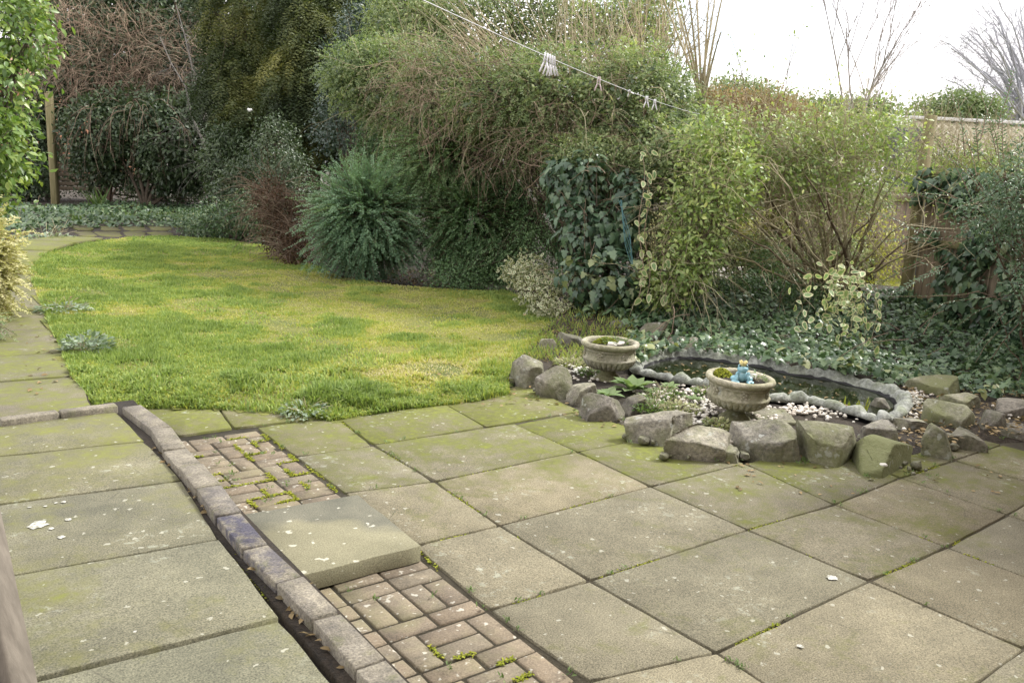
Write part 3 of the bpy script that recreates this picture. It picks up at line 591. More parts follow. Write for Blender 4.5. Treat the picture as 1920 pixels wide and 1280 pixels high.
# ------------------------------------------------------------------ rockery bed, pond, rocks, urns
ZB = .05
bp = [(955,724),(1000,735),(1070,757),(1180,792),(1260,832),(1340,862),(1395,862),(1505,855),(1610,874),(1680,893),(1765,858),(1850,838),(1940,832),(2060,800),(2150,700),(1990,640),(1700,585),(1500,575),(1300,572),(1160,575),(1075,590),(1000,642)]
bed_poly = [G(x, y, .0)[:2] for x, y in bp]; BPA = np.array(bed_poly)
pr_px = [(1188,688),(1230,699),(1275,708),(1325,716),(1385,729),(1450,742),(1505,745),(1555,754),(1605,768),(1650,780),(1690,772),(1705,745),(1665,722),(1610,707),(1555,695),(1490,686),(1440,674),(1380,665),(1310,657),(1245,657),(1195,670)]
PO = np.array([G(x, y, .1)[:2] for x, y in pr_px])
def crom(P, k):
    n = len(P); out = []
    for i in range(n):
        a, b, c, d = P[i-1], P[i], P[(i+1) % n], P[(i+2) % n]
        for t in np.arange(k)/k: out.append(.5*((2*b)+(-a+c)*t+(2*a-5*b+4*c-d)*t*t+(-a+3*b-3*c+d)*t**3))
    return np.array(out)
PC = crom(PO, 16); seg = np.linalg.norm(np.roll(PC, -1, 0)-PC, axis=1); arc = np.r_[0, np.cumsum(seg)]; TOT = arc[-1]; ns = 420
ss = np.linspace(0, TOT, ns+1)[:-1]; PS = np.c_[np.interp(ss, arc, np.r_[PC[:, 0], PC[:1, 0]]), np.interp(ss, arc, np.r_[PC[:, 1], PC[:1, 1]])]
def bed_h(x, y):
    p = np.stack([x, y, 0*x], -1); back = np.clip((x*.62+y*.78-3.3)/3., 0, 1)
    return .035 + .05*(fbm(p, 1.7)-.4) + .30*back*back
cs = .07; gx = np.arange(BPA[:, 0].min(), BPA[:, 0].max()+cs, cs); gy = np.arange(BPA[:, 1].min(), BPA[:, 1].max()+cs, cs)
XX, YY = np.meshgrid(gx, gy, indexing='ij'); ZZ = bed_h(XX, YY); nx, ny = XX.shape; fl = np.c_[XX.ravel(), YY.ravel()]
zz = ZZ.ravel(); inp = inpoly(fl, PC); zz[inp] = -.065; de = np.min([np.linalg.norm(fl-(BPA[k]+(BPA[(k+1) % len(BPA)]-BPA[k])*s_), axis=1) for k in range(13) for s_ in (0, .25, .5, .75)], axis=0); zz = zz-.10*np.clip(1-de/.22, 0, 1); cc = np.c_[(XX[:-1, :-1]+cs/2).ravel(), (YY[:-1, :-1]+cs/2).ravel()]; ok = inpoly(cc, bed_poly)
idx = np.arange(nx*ny).reshape(nx, ny); Fq = np.stack([idx[:-1, :-1], idx[1:, :-1], idx[1:, 1:], idx[:-1, 1:]], -1).reshape(-1, 4)[ok]
tag(part('planting_bed', np.c_[fl, zz], Fq, M_soil, loc=(0, 0, 0), smooth=True), kind='structure')
# moulded pond liner with a rim of mock stones
tg_ = nrm(np.roll(PS, -1, 0)-np.roll(PS, 1, 0)); on = np.c_[tg_[:, 1], -tg_[:, 0]]
if ((PS-PS.mean(0))*on).sum(1).mean() < 0: on = -on
r = rng(71); bounds = [0.]
while bounds[-1] < TOT-.1: bounds.append(bounds[-1]+.075+.10*r.random())
bounds[-1] = TOT; bounds = np.array(bounds); kseg = np.clip(np.searchsorted(bounds, ss, side='right')-1, 0, len(bounds)-2)
u_ = (ss-bounds[kseg])/(bounds[kseg+1]-bounds[kseg]); amp = (.45+.75*r.random(len(bounds)))[kseg]; LU = np.sin(np.pi*u_)**.55*amp
skew = (r.random(len(bounds))-.5)[kseg]; LU *= 1+.35*skew*(u_-.5)*2; LU = .28+.72*LU
prof = [(-.02, -.05, 0, 0), (-.03, .045, 0, 0), (.012, .062, .0, .012), (.012, .068, .028, .016), (-.010, .072, .056, .008), (-.035, .070, .060, -.004), (-.06, .062, .034, 0), (-.085, .05, .008, 0), (-.13, -.06, 0, 0)]
Vp = []
for k, (o_, z_, l_, w_) in enumerate(prof):
    p = np.c_[PS+on*(o_+w_*LU)[:, None] if isinstance(o_+w_*LU, np.ndarray) else PS+on*o_, z_+l_*LU]
    if 2 < k < 8: p += (np.stack([vnoise(p, 22, a) for a in (0, 11, 23)], -1)-.5)*.026
    Vp.append(p)
Vp = np.array(Vp); kk = len(prof); idx = np.arange(kk*ns).reshape(kk, ns); a = idx[:-1]; b_ = idx[1:]
Fp = np.stack([a, np.roll(a, -1, 1), np.roll(b_, -1, 1), b_], -1); mi = np.zeros((kk-1, ns), int); mi[:2] = 1; mi[7] = 1  # black plastic under the lip also stands in for the shadow gap there
M_liner = rock_mat('mock_stone_rim', (.15, .16, .14), (.30, .32, .29), (.45, .47, .435), (.14, .17, .07)); M_black = plain('black_plastic', (.012, .012, .013), (.02, .02, .022), 10, .5, .0)
pond = thing('garden_pond', np.array([PS[:, 0].mean(), PS[:, 1].mean(), 0]), 'small pond with dark water and a scalloped mock stone plastic rim', 'pond')
part('pond_liner', Vp.reshape(-1, 3), Fp.reshape(-1, 4), [M_liner, M_black], pond, midx=mi.ravel(), smooth=True)['moss'] = .12
m_water, nt, b = nodes('pond_water'); b.inputs['Base Color'].default_value = (.012, .016, .007, 1); b.inputs['Roughness'].default_value = .06; b.inputs['IOR'].default_value = 1.333
bump(nt, b, noise(nt, wpos(nt), 9, 3, .5), .06, .02)
WI = PS-on*.10; ctr = WI.mean(0); V = np.r_[[[ctr[0], ctr[1], .04]], np.c_[WI, np.full(ns, .04)]]
tag(part('pond_water', V, [(0, k+1, (k+1) % ns+1) for k in range(ns)], m_water, loc=(0, 0, 0)), kind='structure')
r = rng(72); P = PS.min(0)+(PS.max(0)-PS.min(0))*r.random((600, 2)); P = P[inpoly(P, PS-on*.2)][:70]; nn = len(P)
tag(leaf_part('floating_leaves', leaves(np.c_[P, np.full(nn, .0455)], np.c_[r.normal(0, 1, (nn, 2)), np.zeros(nn)], np.tile([0, 0, 1.], (nn, 1)), .02+.03*r.random(nn), T_OVAL, r.random(nn)), leaf_mat('dead_leaf', [(.10, .075, .03), (.20, .14, .06), (.30, .22, .11)], .7, .1), None, True), 'dead leaves and debris floating on the pond', 'leaves')
M_dead = bpy.data.materials['dead_leaf']

# rocks: pixel box of each in the photo, depth/width, moss, and what makes it recognisable
_ico = None
def rock_mesh(seed, boxy=3.2, cuts=9, extra=(), rot=None, rough=.02, low=False):
    global _ico, _icol
    if _ico is None:
        bm = bmesh.new(); bmesh.ops.create_icosphere(bm, subdivisions=3, radius=1); _icol = (np.array([v.co for v in bm.verts]), np.array([[v.index for v in f.verts] for f in bm.faces])); bm.free()
        bm = bmesh.new(); bmesh.ops.create_icosphere(bm, subdivisions=4, radius=1); _ico = (np.array([v.co for v in bm.verts]), np.array([[v.index for v in f.verts] for f in bm.faces])); bm.free()
    V, F = _icol if low else _ico; r = rng(seed); V = V/((np.abs(V)**boxy).sum(1)**(1/boxy))[:, None]
    a = r.random()*6.28 if rot is None else rot; V = np.c_[V[:, 0]*math.cos(a)-V[:, 1]*math.sin(a), V[:, 0]*math.sin(a)+V[:, 1]*math.cos(a), V[:, 2]]
    pl = []
    for _ in range(2): pl.append((nrm(np.array([r.normal(0, .28), r.normal(-.15, .25), 1.])), .30+.30*r.random()))
    for q in range(max(4, cuts-6)): a_ = r.random()*6.28; pl.append((nrm(np.array([math.cos(a_), math.sin(a_), r.uniform(-.18, .35)])), .42+.30*r.random()))
    for _ in range(4): a_ = r.random()*6.28; pl.append((nrm(np.array([math.cos(a_), math.sin(a_), r.uniform(.5, 1.2)])), .55+.25*r.random()))
    pl += [(nrm(np.array(n_, float)), d_) for n_, d_ in extra]
    for n_, d_ in pl:
        e = V@n_-d_; V = V - np.where(e > 0, e, 0)[:, None]*n_
    V = V + nrm(V)*((fbm(V+seed*.37, 2.2)-.5)*rough*2.6 + (fbm(V+seed*.7, 7)-.5)*rough*1.6)[:, None]
    V = (V-V.min(0))/(V.max(0)-V.min(0)); return V, F
rocks = [  # x0,y0,x1,y1, depth ratio, base z, moss, brown, seed, extra cuts, label
 (957,655,1020,730,.9,0,.25,0,1,[((-.5,-.6,.9),.35)],'pale grey boulder at the lawn corner, leftmost rock of the pond edging'),
 (1004,676,1072,748,.8,0,.35,1,2,[((.8,-.4,.5),.3)],'leaning brownish rock just right of the leftmost pale boulder'),
 (1006,628,1047,668,.9,0,.2,0,3,[],'small grey rock behind the leftmost boulder beside the lawn'),
 (1044,620,1100,663,.8,0,.3,1,4,[],'rounded brown rock against the left side of the mossy urn bowl'),
 (1064,708,1128,762,.9,0,.1,0,5,[],'grey rock under the left urn, partly hidden by an angular rock'),
 (1088,729,1174,792,.55,0,.2,1,6,[((-.3,-.7,.8),.3),((.8,-.3,.3),.45)],'angular two-faced rock at the patio edge below the foxglove'),
 (1164,734,1214,782,.8,0,.2,1,7,[],'squat brown rock between the foxglove and the long grey rock'),
 (1174,756,1296,838,.5,0,.2,0,8,[((-.6,-.3,.9),.35)],'long pale rock sloping down to the patio left of the frog urn'),
 (1246,779,1378,866,.6,0,.15,0,9,[((.3,-.6,.8),.3)],'broad grey rock in front of the urn that holds the frog'),
 (1338,828,1392,868,.8,0,.3,0,10,[],'low grey rock in the notch of the rock edging below the frog urn'),
 (1382,770,1508,866,.6,0,.15,0,11,[((-.35,-.45,.95),.22),((.2,-1,-.1),.6)],'slanted rock with bright flat top and dark front right of the frog urn'),
 (1405,760,1505,802,.8,.02,.3,0,12,[((0,-.2,1),.2)],'flat mossy rock tucked behind the slanted bright-topped rock'),
 (1505,774,1622,876,.6,0,.45,0,13,[((0,-.7,.8),.35),((.9,-.2,.2),.5)],'large olive block-shaped rock in the middle of the pond front edging'),
 (1620,805,1748,898,.85,0,.85,0,14,[((-.55,-.55,.75),.2),((.75,-.7,.1),.3)],'green wedge-shaped rock pointing towards the viewer on the patio'),
 (1616,780,1676,842,.8,.0,.1,0,15,[],'light grey rock behind the green wedge-shaped rock'),
 (1732,784,1788,862,.7,0,.35,0,16,[((.6,-.3,.4),.4)],'upright narrow rock leaning against the right of the green wedge'),
 (1750,744,1836,810,.7,.03,.5,0,17,[((-.4,-.5,.8),.3)],'big smooth olive boulder perched above the dark lower rocks'),
 (1722,697,1822,748,.8,.03,.65,0,18,[((0,-.4,.95),.2)],'flat-topped green rock at the foot of the ivy fence'),
 (1778,730,1848,778,.8,.02,.5,0,19,[],'greenish rock wedged behind the big smooth olive boulder'),
 (1784,794,1848,848,.8,0,.3,1,20,[],'dark brown rock under the big smooth olive boulder'),
 (1834,760,1884,818,.8,0,.25,1,21,[((-.5,-.5,.6),.3)],'dark angular rock left of the purple-grey slab stones'),
 (1868,738,1960,792,.7,.02,.1,1,22,[((-.3,-.3,.95),.25)],'upper purple-grey flat stone at the right edge of the photo'),
 (1874,788,1960,826,.8,0,.15,1,23,[((0,-.3,.95),.3)],'lower purple-grey flat stone at the right edge by the patio'),
 (1674,772,1744,818,.8,0,.3,0,24,[],'low rock between white pebbles and the upright narrow rock'),
 (1184,596,1252,650,.8,.0,.2,1,25,[((-.4,-.5,.7),.3)],'large grey-brown rock behind the left urn under the ivy'),
 (1142,598,1188,632,.8,.0,.2,1,26,[],'purplish rock at the lawn end of the ivy behind the left urn'),
 (1246,627,1312,664,.7,.0,.25,1,27,[((-.2,-.5,.8),.3)],'brown wedge rock behind the pond at the ivy edge'),
 (1318,636,1388,672,.8,.0,.3,1,28,[],'low brown rock half covered by ivy behind the pond'),
 (1598,680,1634,708,.8,.0,.2,1,29,[],'small reddish-brown rock at the back of the pond'),
 (1660,704,1704,730,.8,.0,.2,1,30,[],'small brown rock at the right end of the pond under ivy'),
 (1222,656,1262,676,.9,.03,.2,1,31,[],'flat brown stone just behind the left end of the pond rim'),
 (1640,742,1668,764,.9,.05,.1,0,32,[],'small pale grey stone on the right rim of the pond'),
]
for (x0, y0, x1, y1, dr, zb, mo, br, sd_, ex, lab) in rocks:
    g = G((x0+x1)/2, y1-3, zb); dep = (g-CAM)@FW; k = SC(dep); w = (x1-x0)*k*1.08; d = w*dr; ext = (y1-y0)*k/math.cos(PIT); sa = (CAM[2]-.1)/np.linalg.norm(g-CAM)
    h = max(.42*ext, (ext-.95*d*sa))*.92+.05; V, F = rock_mesh(sd_*17+3, 4.2 if sd_ % 3 else 3.0, 13, ex, None, .03)
    V = (V[:, :1]-.5)*w*AX + (V[:, 1:2])*d*AY + (V[:, 2:]*h-.055)*AZ + g - AY*.03
    o = part('rock', V, F, M_rockb if br else M_rock, None, np.array([V[:, 0].mean(), V[:, 1].mean(), zb])); o['moss'] = float(mo)
    tag(o, lab, 'rock', 'rocks edging the pond')
# rubble packed between the rocks
r = rng(77); pts = []
for (x0, y0, x1, y1, dr, zb, mo, br, sd_, ex, lab) in rocks:
    if y1 > 720 or x0 < 1050:
        for k in range(7): pts.append(G(r.uniform(x0-8, x1+8), y1-r.uniform(2, 30), .02)+AY*.05)
for k in range(70): pts.append(G(r.uniform(1740, 1930), r.uniform(795, 840), .02))
out = [];
for p in pts:
    if inpoly(p[None], PC)[0]: continue
    V, F = rock_mesh(int(r.integers(40)), 3., 8, (), None, .03, True); s_ = .012+.03*r.random()**2; out.append((p+(V-np.array([.5, .5, .3]))*s_*np.array([2., 1.6, 1.3]), F[::1]))
    if len(out) >= 170: break
V, F = join([(v, f) for v, f in out]); o = tag(part('rubble', V, F, M_rock, loc=(0, 0, 0)), 'small broken stones packed between the pond rocks', 'rubble', kind='stuff'); o['moss'] = .3
# urns
M_urn = rock_mat('cast_stone', (.21, .195, .15), (.37, .35, .28), (.53, .505, .42), (.18, .185, .08))
M_urnfoot = rock_mat('mossy_shaded_cast_stone', (.12, .11, .07), (.20, .19, .12), (.28, .26, .18), (.12, .14, .04))  # foot stone darkened both for moss and for the shadow it stands in
def lathe(pr_, n, fl=None):
    a = np.linspace(0, 2*np.pi, n+1)[:-1]; V = []
    for r_, z_, f_ in pr_:
        rr = r_*(1+f_*(np.abs(np.cos(a*15))**.7-.6)); V.append(np.c_[rr*np.cos(a), rr*np.sin(a), np.full(n, z_)])
    V = np.concatenate(V); k = len(pr_); idx = np.arange(k*n).reshape(k, n); A_ = idx[:-1]; B_ = idx[1:]
    return V, np.stack([A_, np.roll(A_, -1, 1), np.roll(B_, -1, 1), B_], -1).reshape(-1, 4)
def urn(loc, label, rot, sc=1., tilt=(0, 0)):
    t = thing('stone_urn', loc, label, 'urn', 'cast stone urns in the rockery'); L0 = WL[t.name]; nse = lambda V: V+nrm(V-[0, 0, .15])*((fbm(V+loc, 9)-.5)*.012)[:, None]
    pf = [(.112, -.04, 0), (.112, .018, 0), (.10, .03, 0), (.075, .045, 0), (.058, .065, 0), (.062, .085, 0), (.09, .098, 0)]
    pb = [(.05, .088, 0), (.10, .095, .0), (.135, .103, .08), (.165, .118, .10), (.188, .138, .10), (.202, .16, .05), (.207, .174, 0), (.211, .18, 0), (.211, .188, 0), (.203, .193, 0), (.197, .199, 0), (.192, .215, 0), (.190, .235, 0), (.192, .246, 0), (.2, .25, 0), (.2, .256, 0), (.194, .261, 0), (.196, .27, 0)]
    prm = [(.19, .262, 0), (.205, .27, 0), (.222, .279, 0), (.23, .29, 0), (.231, .302, 0), (.224, .313, 0), (.208, .318, 0), (.192, .313, 0), (.184, .30, 0), (.18, .27, 0), (.178, .25, 0)]
    def put(nm, V, F, mt, p=t, **k): V = V*sc; V = V+np.c_[V[:, 2]*tilt[0], V[:, 2]*tilt[1], V[:, 0]*-tilt[0]+V[:, 1]*-tilt[1]]; o = part(nm, V+L0, F, mt, p, L0, smooth=True, **k); o['moss'] = .3; return o
    put('foot', *[f(x) if i == 0 else x for i, (f, x) in enumerate(zip((nse, None), lathe(pf, 48)))], M_urnfoot)
    Vb, Fb = lathe(pb, 240); put('bowl', nse(Vb), Fb, M_urn); Vr, Fr = lathe(prm, 96); put('rim', nse(Vr), Fr, M_urn)
    bm = bmesh.new(); bmesh.ops.create_icosphere(bm, subdivisions=2, radius=1); iv = np.array([v.co for v in bm.verts]); if_ = np.array([[v.index for v in f.verts] for f in bm.faces]); bm.free()
    for k in range(6):
        a = rot+k*math.pi/3; c = np.array([math.cos(a)*.194, math.sin(a)*.194, .222]); o_ = np.array([math.cos(a), math.sin(a), 0]); s_ = np.array([-math.sin(a), math.cos(a), 0]); ps = []
        for q in range(6):
            if q == 5: ce, ra = c+o_*.008, .010
            else: ce, ra = c+s_*math.cos(q*1.2566+.3)*.017+np.array([0, 0, 1])*math.sin(q*1.2566+.3)*.020, .0135
            ps.append((ce+(iv[:, :1]*s_+iv[:, 1:2]*np.array([0, 0, 1.])+iv[:, 2:]*o_*.8)*ra, if_))
        put('rosette', *join(ps), M_urn)
    a = np.linspace(0, 2*np.pi, 33)[:-1]; Vs = np.r_[[[0, 0, .288]], np.c_[.1*np.cos(a), .1*np.sin(a), np.full(32, .286)], np.c_[.186*np.cos(a), .186*np.sin(a), np.full(32, .28)]]; Vs[:, 2] += (fbm(Vs, 20)-.5)*.02
    put('soil', Vs, np.array([(0, 1+k, 1+(k+1) % 32) for k in range(32)]+[(1+k, 33+k, 33+(k+1) % 32) for k in range(32)]+[(1+k, 33+(k+1) % 32, 1+(k+1) % 32) for k in range(32)]), M_soil)
    return t
u1 = G(1139, 712, .03); u1[2] = .03; u2 = G(1377, 788, .03); u2[2] = .03
urn(u1, 'fluted stone urn with mossy soil and no ornament, nearer the lawn', YAW*-1+.55-math.pi/2, .97)
urn(u2, 'fluted stone urn holding a blue frog, nearer the pond front', -YAW-math.pi/2-.08, .97, (.01, -.03))
def mound(c, rx, ry, h, n, r, mat_tints=T_OVAL, size=.018):
    a = r.random(n)*2*np.pi; q = np.sqrt(r.random(n)); d = np.c_[q*np.cos(a)*rx, q*np.sin(a)*ry, h*(1-q**2)]; nor = nrm(np.c_[d[:, 0]/rx**2, d[:, 1]/ry**2, np.full(n, 1/h)])
    return leaves(c+d, nrm(np.cross(nor, r.normal(size=(n, 3))))+nor*.5, nor+r.normal(0, .3, (n, 3)), size*(.7+.6*r.random(n)), mat_tints, r.random(n))
r = rng(81)
tag(leaf_part('moss_cushion', mound(u1+AX*-.03+AY*.09+AZ*.275, .10, .06, .035, 700, r), M_moss, None, True), 'yellow-green moss cushion at the back of the left urn', 'moss')
tag(leaf_part('moss_cushion', mound(u2+AX*-.09+AY*.10+AZ*.275, .075, .055, .045, 600, r), M_moss, None, True), 'green moss cushion behind the frog in its urn', 'moss')
M_herb = leaf_mat('herb', [(.07, .13, .035), (.13, .20, .06), (.20, .27, .10)], .55, .3); M_herbp = leaf_mat('pale_herb', [(.20, .26, .10), (.34, .36, .18), (.46, .44, .26)], .6, .3)
def herb(name, c, rad, h, n, size, tm, mat, r, label, catg, up=.7, stuffy=True):
    a = r.random(n)*2*np.pi; q = np.sqrt(r.random(n))*rad; p = np.c_[c[0]+q*np.cos(a), c[1]+q*np.sin(a), c[2]+h*r.random(n)*(1-.6*(q/rad)**2)]
    tip = np.c_[np.cos(a), np.sin(a), up*(.3+r.random(n))]+r.normal(0, .4, (n, 3)); nor = np.c_[-np.cos(a)*.5, -np.sin(a)*.5, np.ones(n)]+r.normal(0, .35, (n, 3))
    t = thing(name, (c[0], c[1], c[2]), label, catg); leaf_part('foliage', leaves(p, tip, nor, size*(.6+.7*r.random(n)), tm, r.random(n)), mat, t)
    m_ = max(6, n//12); P_ = curves(np.tile(c, (m_, 1))+np.c_[r.normal(0, rad*.2, (m_, 2)), np.zeros(m_)], np.c_[r.normal(0, .6, (m_, 2)), np.ones(m_)], np.full(m_, max(h, rad)*.9), 5, .8, .1, r)
    tube_part('stem', P_, np.full((m_, 5), max(.0012, size*.04)), M_twigp, t, r); return t
herb('urn_weed', u1+AX*.05+AY*.02+AZ*.28, .10, .05, 120, .03, T_LONG, M_herb, r, 'low green weeds growing in the left urn', 'weed')
herb('urn_weed', u2+AX*.11+AY*.0+AZ*.28, .06, .05, 60, .03, T_LONG, M_herb, r, 'small weeds beside the frog in its urn', 'weed')
# the frog ornament
m_blue, nt, b = nodes('blue_glaze'); nt.links.new(ramp(nt, noise(nt, N(nt, 'TexCoord').outputs['Object'], 30, 4), [(.3, (.15, .34, .42)), (.6, (.26, .47, .53)), (.75, (.45, .55, .55))]), b.inputs['Base Color']); b.inputs['Roughness'].default_value = .45
m_yel = plain('yellow_glaze', (.62, .52, .22), (.72, .64, .34), 20, .5, .1); m_eye = plain('dark_glaze', (.02, .03, .03), (.03, .04, .04), 5, .3, 0)
fr = thing('frog_ornament', u2+AX*.0+AY*-.06+AZ*.278, 'light blue frog ornament with a yellow crown sitting in an urn', 'ornament')
def spheres(lst, res=3):
    out = []
    for c, rad in lst:
        bm = bmesh.new(); bmesh.ops.create_icosphere(bm, subdivisions=res, radius=1); v = np.array([x.co for x in bm.verts]); f = np.array([[y.index for y in x.verts] for x in bm.faces]); bm.free()
        c = np.array(c, float); rad = np.array(rad, float)*np.ones(3); v = v*rad+c; out.append((v[:, :1]*AX+v[:, 1:2]*AY+v[:, 2:]*AZ, f))
    return join(out)
L0 = WL[fr.name]
bl = [((0, 0, .04), (.042, .036, .042)), ((0, -.008, .088), (.036, .03, .022)), ((0, -.022, .082), (.030, .016, .012)), ((-.021, -.008, .108), .012), ((.021, -.008, .108), .012)]
for s_ in (-1, 1):
    bl += [((s_*.046, .0, .022), (.026, .030, .020)), ((s_*.052, -.03, .008), (.024, .016, .008)), ((s_*.036, -.022, .052), (.012, .012, .022)), ((s_*.038, -.036, .030), (.010, .011, .020)), ((s_*.034, -.044, .010), (.014, .014, .007)), ((s_*.040, -.056, .006), (.005, .012, .005)), ((s_*.030, -.058, .006), (.005, .012, .005)), ((s_*.062, -.046, .006), (.006, .012, .005))]
V, F = spheres(bl); o = part('body', V+L0, F, m_blue, fr, smooth=True); md = o.modifiers.new('remesh', 'REMESH'); md.mode = 'VOXEL'; md.voxel_size = .0032; md.use_smooth_shade = True; o.modifiers.new('smooth', 'SMOOTH').iterations = 3
for s_ in (-1, 1): V, F = spheres([((s_*.022, -.018, .111), .0058)], 2); part('eye', V+L0, F, m_eye, fr, smooth=True)
n = 40; a = np.linspace(0, 2*np.pi, n+1)[:-1]; zz_ = .022+.014*np.abs(((a*5/(2*np.pi)) % 1)-.5)*2; rr_ = .021; Vc = np.r_[np.c_[rr_*np.cos(a), rr_*np.sin(a), np.full(n, 0.)], np.c_[1.25*rr_*np.cos(a), 1.25*rr_*np.sin(a), zz_], np.c_[1.05*rr_*np.cos(a), 1.05*rr_*np.sin(a), zz_-.002], np.c_[.8*rr_*np.cos(a), .8*rr_*np.sin(a), np.full(n, .002)]]
idx = np.arange(4*n).reshape(4, n); A_ = idx; B_ = np.roll(idx, -1, 0); Fc = np.stack([A_, np.roll(A_, -1, 1), np.roll(B_, -1, 1), B_], -1).reshape(-1, 4); part('crown', Vc+L0+np.array([0, 0, .108])-AY*.004, Fc, m_yel, fr)
bm_ico = spheres([((0, 0, 0), 1.)], 2)
def stone(c, s3, seed, mat, label, catg, rough=.05):
    V, F = rock_mesh(seed, 2.2, 5, (), None, .02); V = (V-.5)*np.array(s3)*2+c; return tag(part('stone', V, F, mat, None, np.array(c)), label, catg)
M_pale = plain('pale_stone', (.5, .48, .42), (.68, .66, .6), 12, .8, .3)
stone(u2+AX*.10+AY*.02+AZ*.30, (.035, .028, .022), 501, M_pale, 'rounded pale stone beside the blue frog in the urn', 'stone')
stone(u1+AX*.02+AY*-.06+AZ*.293, (.06, .03, .017), 502, M_pale, 'long white stone lying in the left urn', 'stone')
stone(u1+AX*.07+AY*-.05+AZ*.30, (.035, .025, .018), 503, M_pale, 'small white stone at the right inside the left urn', 'stone')
stone(G(1654, 868, .13)-AY*.02, (.02, .02, .006), 504, M_pale, 'round white pebble resting on the green wedge-shaped rock', 'pebble')
# white pebbles scattered over the bed
r = rng(91); pts = []
for (x, y, sx, sy, n, z) in [(1265,745,50,28,150,.05),(1220,735,30,15,50,.05),(1300,790,35,22,110,.05),(1330,760,25,22,50,.05),(1350,830,18,12,40,.05),(1500,772,70,9,170,.05),(1590,770,22,12,60,.05),(1690,762,26,20,190,.06),(1660,790,18,8,40,.06),(1720,745,22,14,70,.06),(1890,775,16,12,60,.04),(1075,695,25,14,60,.05),(1120,705,18,8,30,.05),(1430,790,20,14,40,.05)]:
    for k in range(n): pts.append(G(x+r.normal()*sx*.6, y+r.normal()*sy*.6, z))
pts = np.array(pts); pts[:, 2] = bed_h(pts[:, 0], pts[:, 1])+.006+.02*r.random(len(pts)); ok = ~inpoly(pts, PC) & inpoly(pts, bed_poly); pts = pts[ok]
iv, if_ = spheres([((0, 0, 0), 1.)], 1); n = len(pts); sz = (.009+.013*r.random(n)**1.5); st = np.stack([.8+.5*r.random(n), .7+.4*r.random(n), .5+.3*r.random(n)], 1); an = r.random(n)*6.28
q = iv[None]*(1+.12*r.normal(size=(n, len(iv), 1)))*st[:, None]*sz[:, None, None]; q = np.stack([q[..., 0]*np.cos(an)[:, None]-q[..., 1]*np.sin(an)[:, None], q[..., 0]*np.sin(an)[:, None]+q[..., 1]*np.cos(an)[:, None], q[..., 2]], -1)+pts[:, None]
tag(part('pebbles', q.reshape(-1, 3), (if_[None]+(np.arange(n)*len(iv))[:, None, None]).reshape(-1, 3), M_pebble, loc=(0, 0, 0), tint=np.repeat(np.clip(.25+.75*r.random(n), 0, 1), len(if_)), smooth=True), 'white pebbles strewn over the rockery bed round the pond', 'pebbles', kind='stuff')
# low planting in the bed
def ground_p(x, y, f=bed_h): g = G(x, y, .05); g[2] = f(g[0], g[1]); return g
def rosette(x, y, n, ln, label, r, up=.55, mat=None, tm=T_LONG):
    c = ground_p(x, y); t = thing('foxglove_plant', c, label, 'plant'); a = np.arange(n)*2.4+r.random(n)*.5; k = np.arange(n)/n
    tip = np.c_[np.cos(a), np.sin(a), .12+up*k+.15*r.random(n)]; nor = np.c_[-np.cos(a)*.6, -np.sin(a)*.6, np.ones(n)]
    Tm = (tm[0]*np.array([1, 1.9, 1.]), tm[1], tm[2]); leaf_objects(t, np.tile(c+[0, 0, .02], (n, 1))+np.c_[np.cos(a), np.sin(a), 0*a]*.01, tip, nor, ln*(.75+.4*r.random(n)), Tm, mat or M_fox, r)
    P_ = curves(np.tile(c, (3, 1)), np.c_[r.normal(0, .2, (3, 2)), np.ones(3)], np.full(3, ln*.3), 4, 0, .1, r); tube_part('stem', P_, np.full((3, 4), .006), M_herb_stem, t, r)
M_fox = leaf_mat('foxglove', [(.14, .21, .09), (.19, .27, .12), (.25, .32, .16)], .65, .3, .25); M_herb_stem = leaf_mat('green_stem', [(.12, .16, .06), (.18, .22, .09)], .7, 0)
r = rng(93)
rosette(1185, 732, 18, .17, 'large soft green foxglove rosette between the two urns', r, .8)
rosette(1140, 742, 10, .11, 'smaller green foxglove rosette just left of the big one', r)
rosette(1255, 728, 9, .08, 'small green rosette among white pebbles right of the foxglove', r)
rosette(1300, 752, 9, .07, 'low green rosette beside the frog urn pedestal', r)
for k, (x, y, rd_, h_, n_, pale, lab) in enumerate([(1225,765,.16,.05,420,0,'green ground cover weed between long rock and pebbles'),(1275,770,.14,.05,340,1,'pale leafy ground cover in front of the frog urn'),(1345,800,.09,.06,260,1,'cream-green sprig clump at the foot of the frog urn'),(1405,815,.08,.07,220,1,'pale sprig weed beside the slanted bright-topped rock'),(1075,680,.16,.04,420,1,'yellow-green mossy weed left of the mossy urn'),(1110,700,.12,.04,260,0,'green weed below the left urn bowl'),
      (1245,740,.14,.04,300,0,'leafy weed between foxglove and pond rim'),(1320,735,.10,.04,180,0,'green weed between pond rim and frog urn'),(1205,750,.08,.05,160,0,'weed behind the squat brown rock')]):
    herb('ground_weed', ground_p(x, y), rd_, h_, n_, .03, T_OVAL, M_herbp if pale else M_herb, r, lab, 'weed', .5)
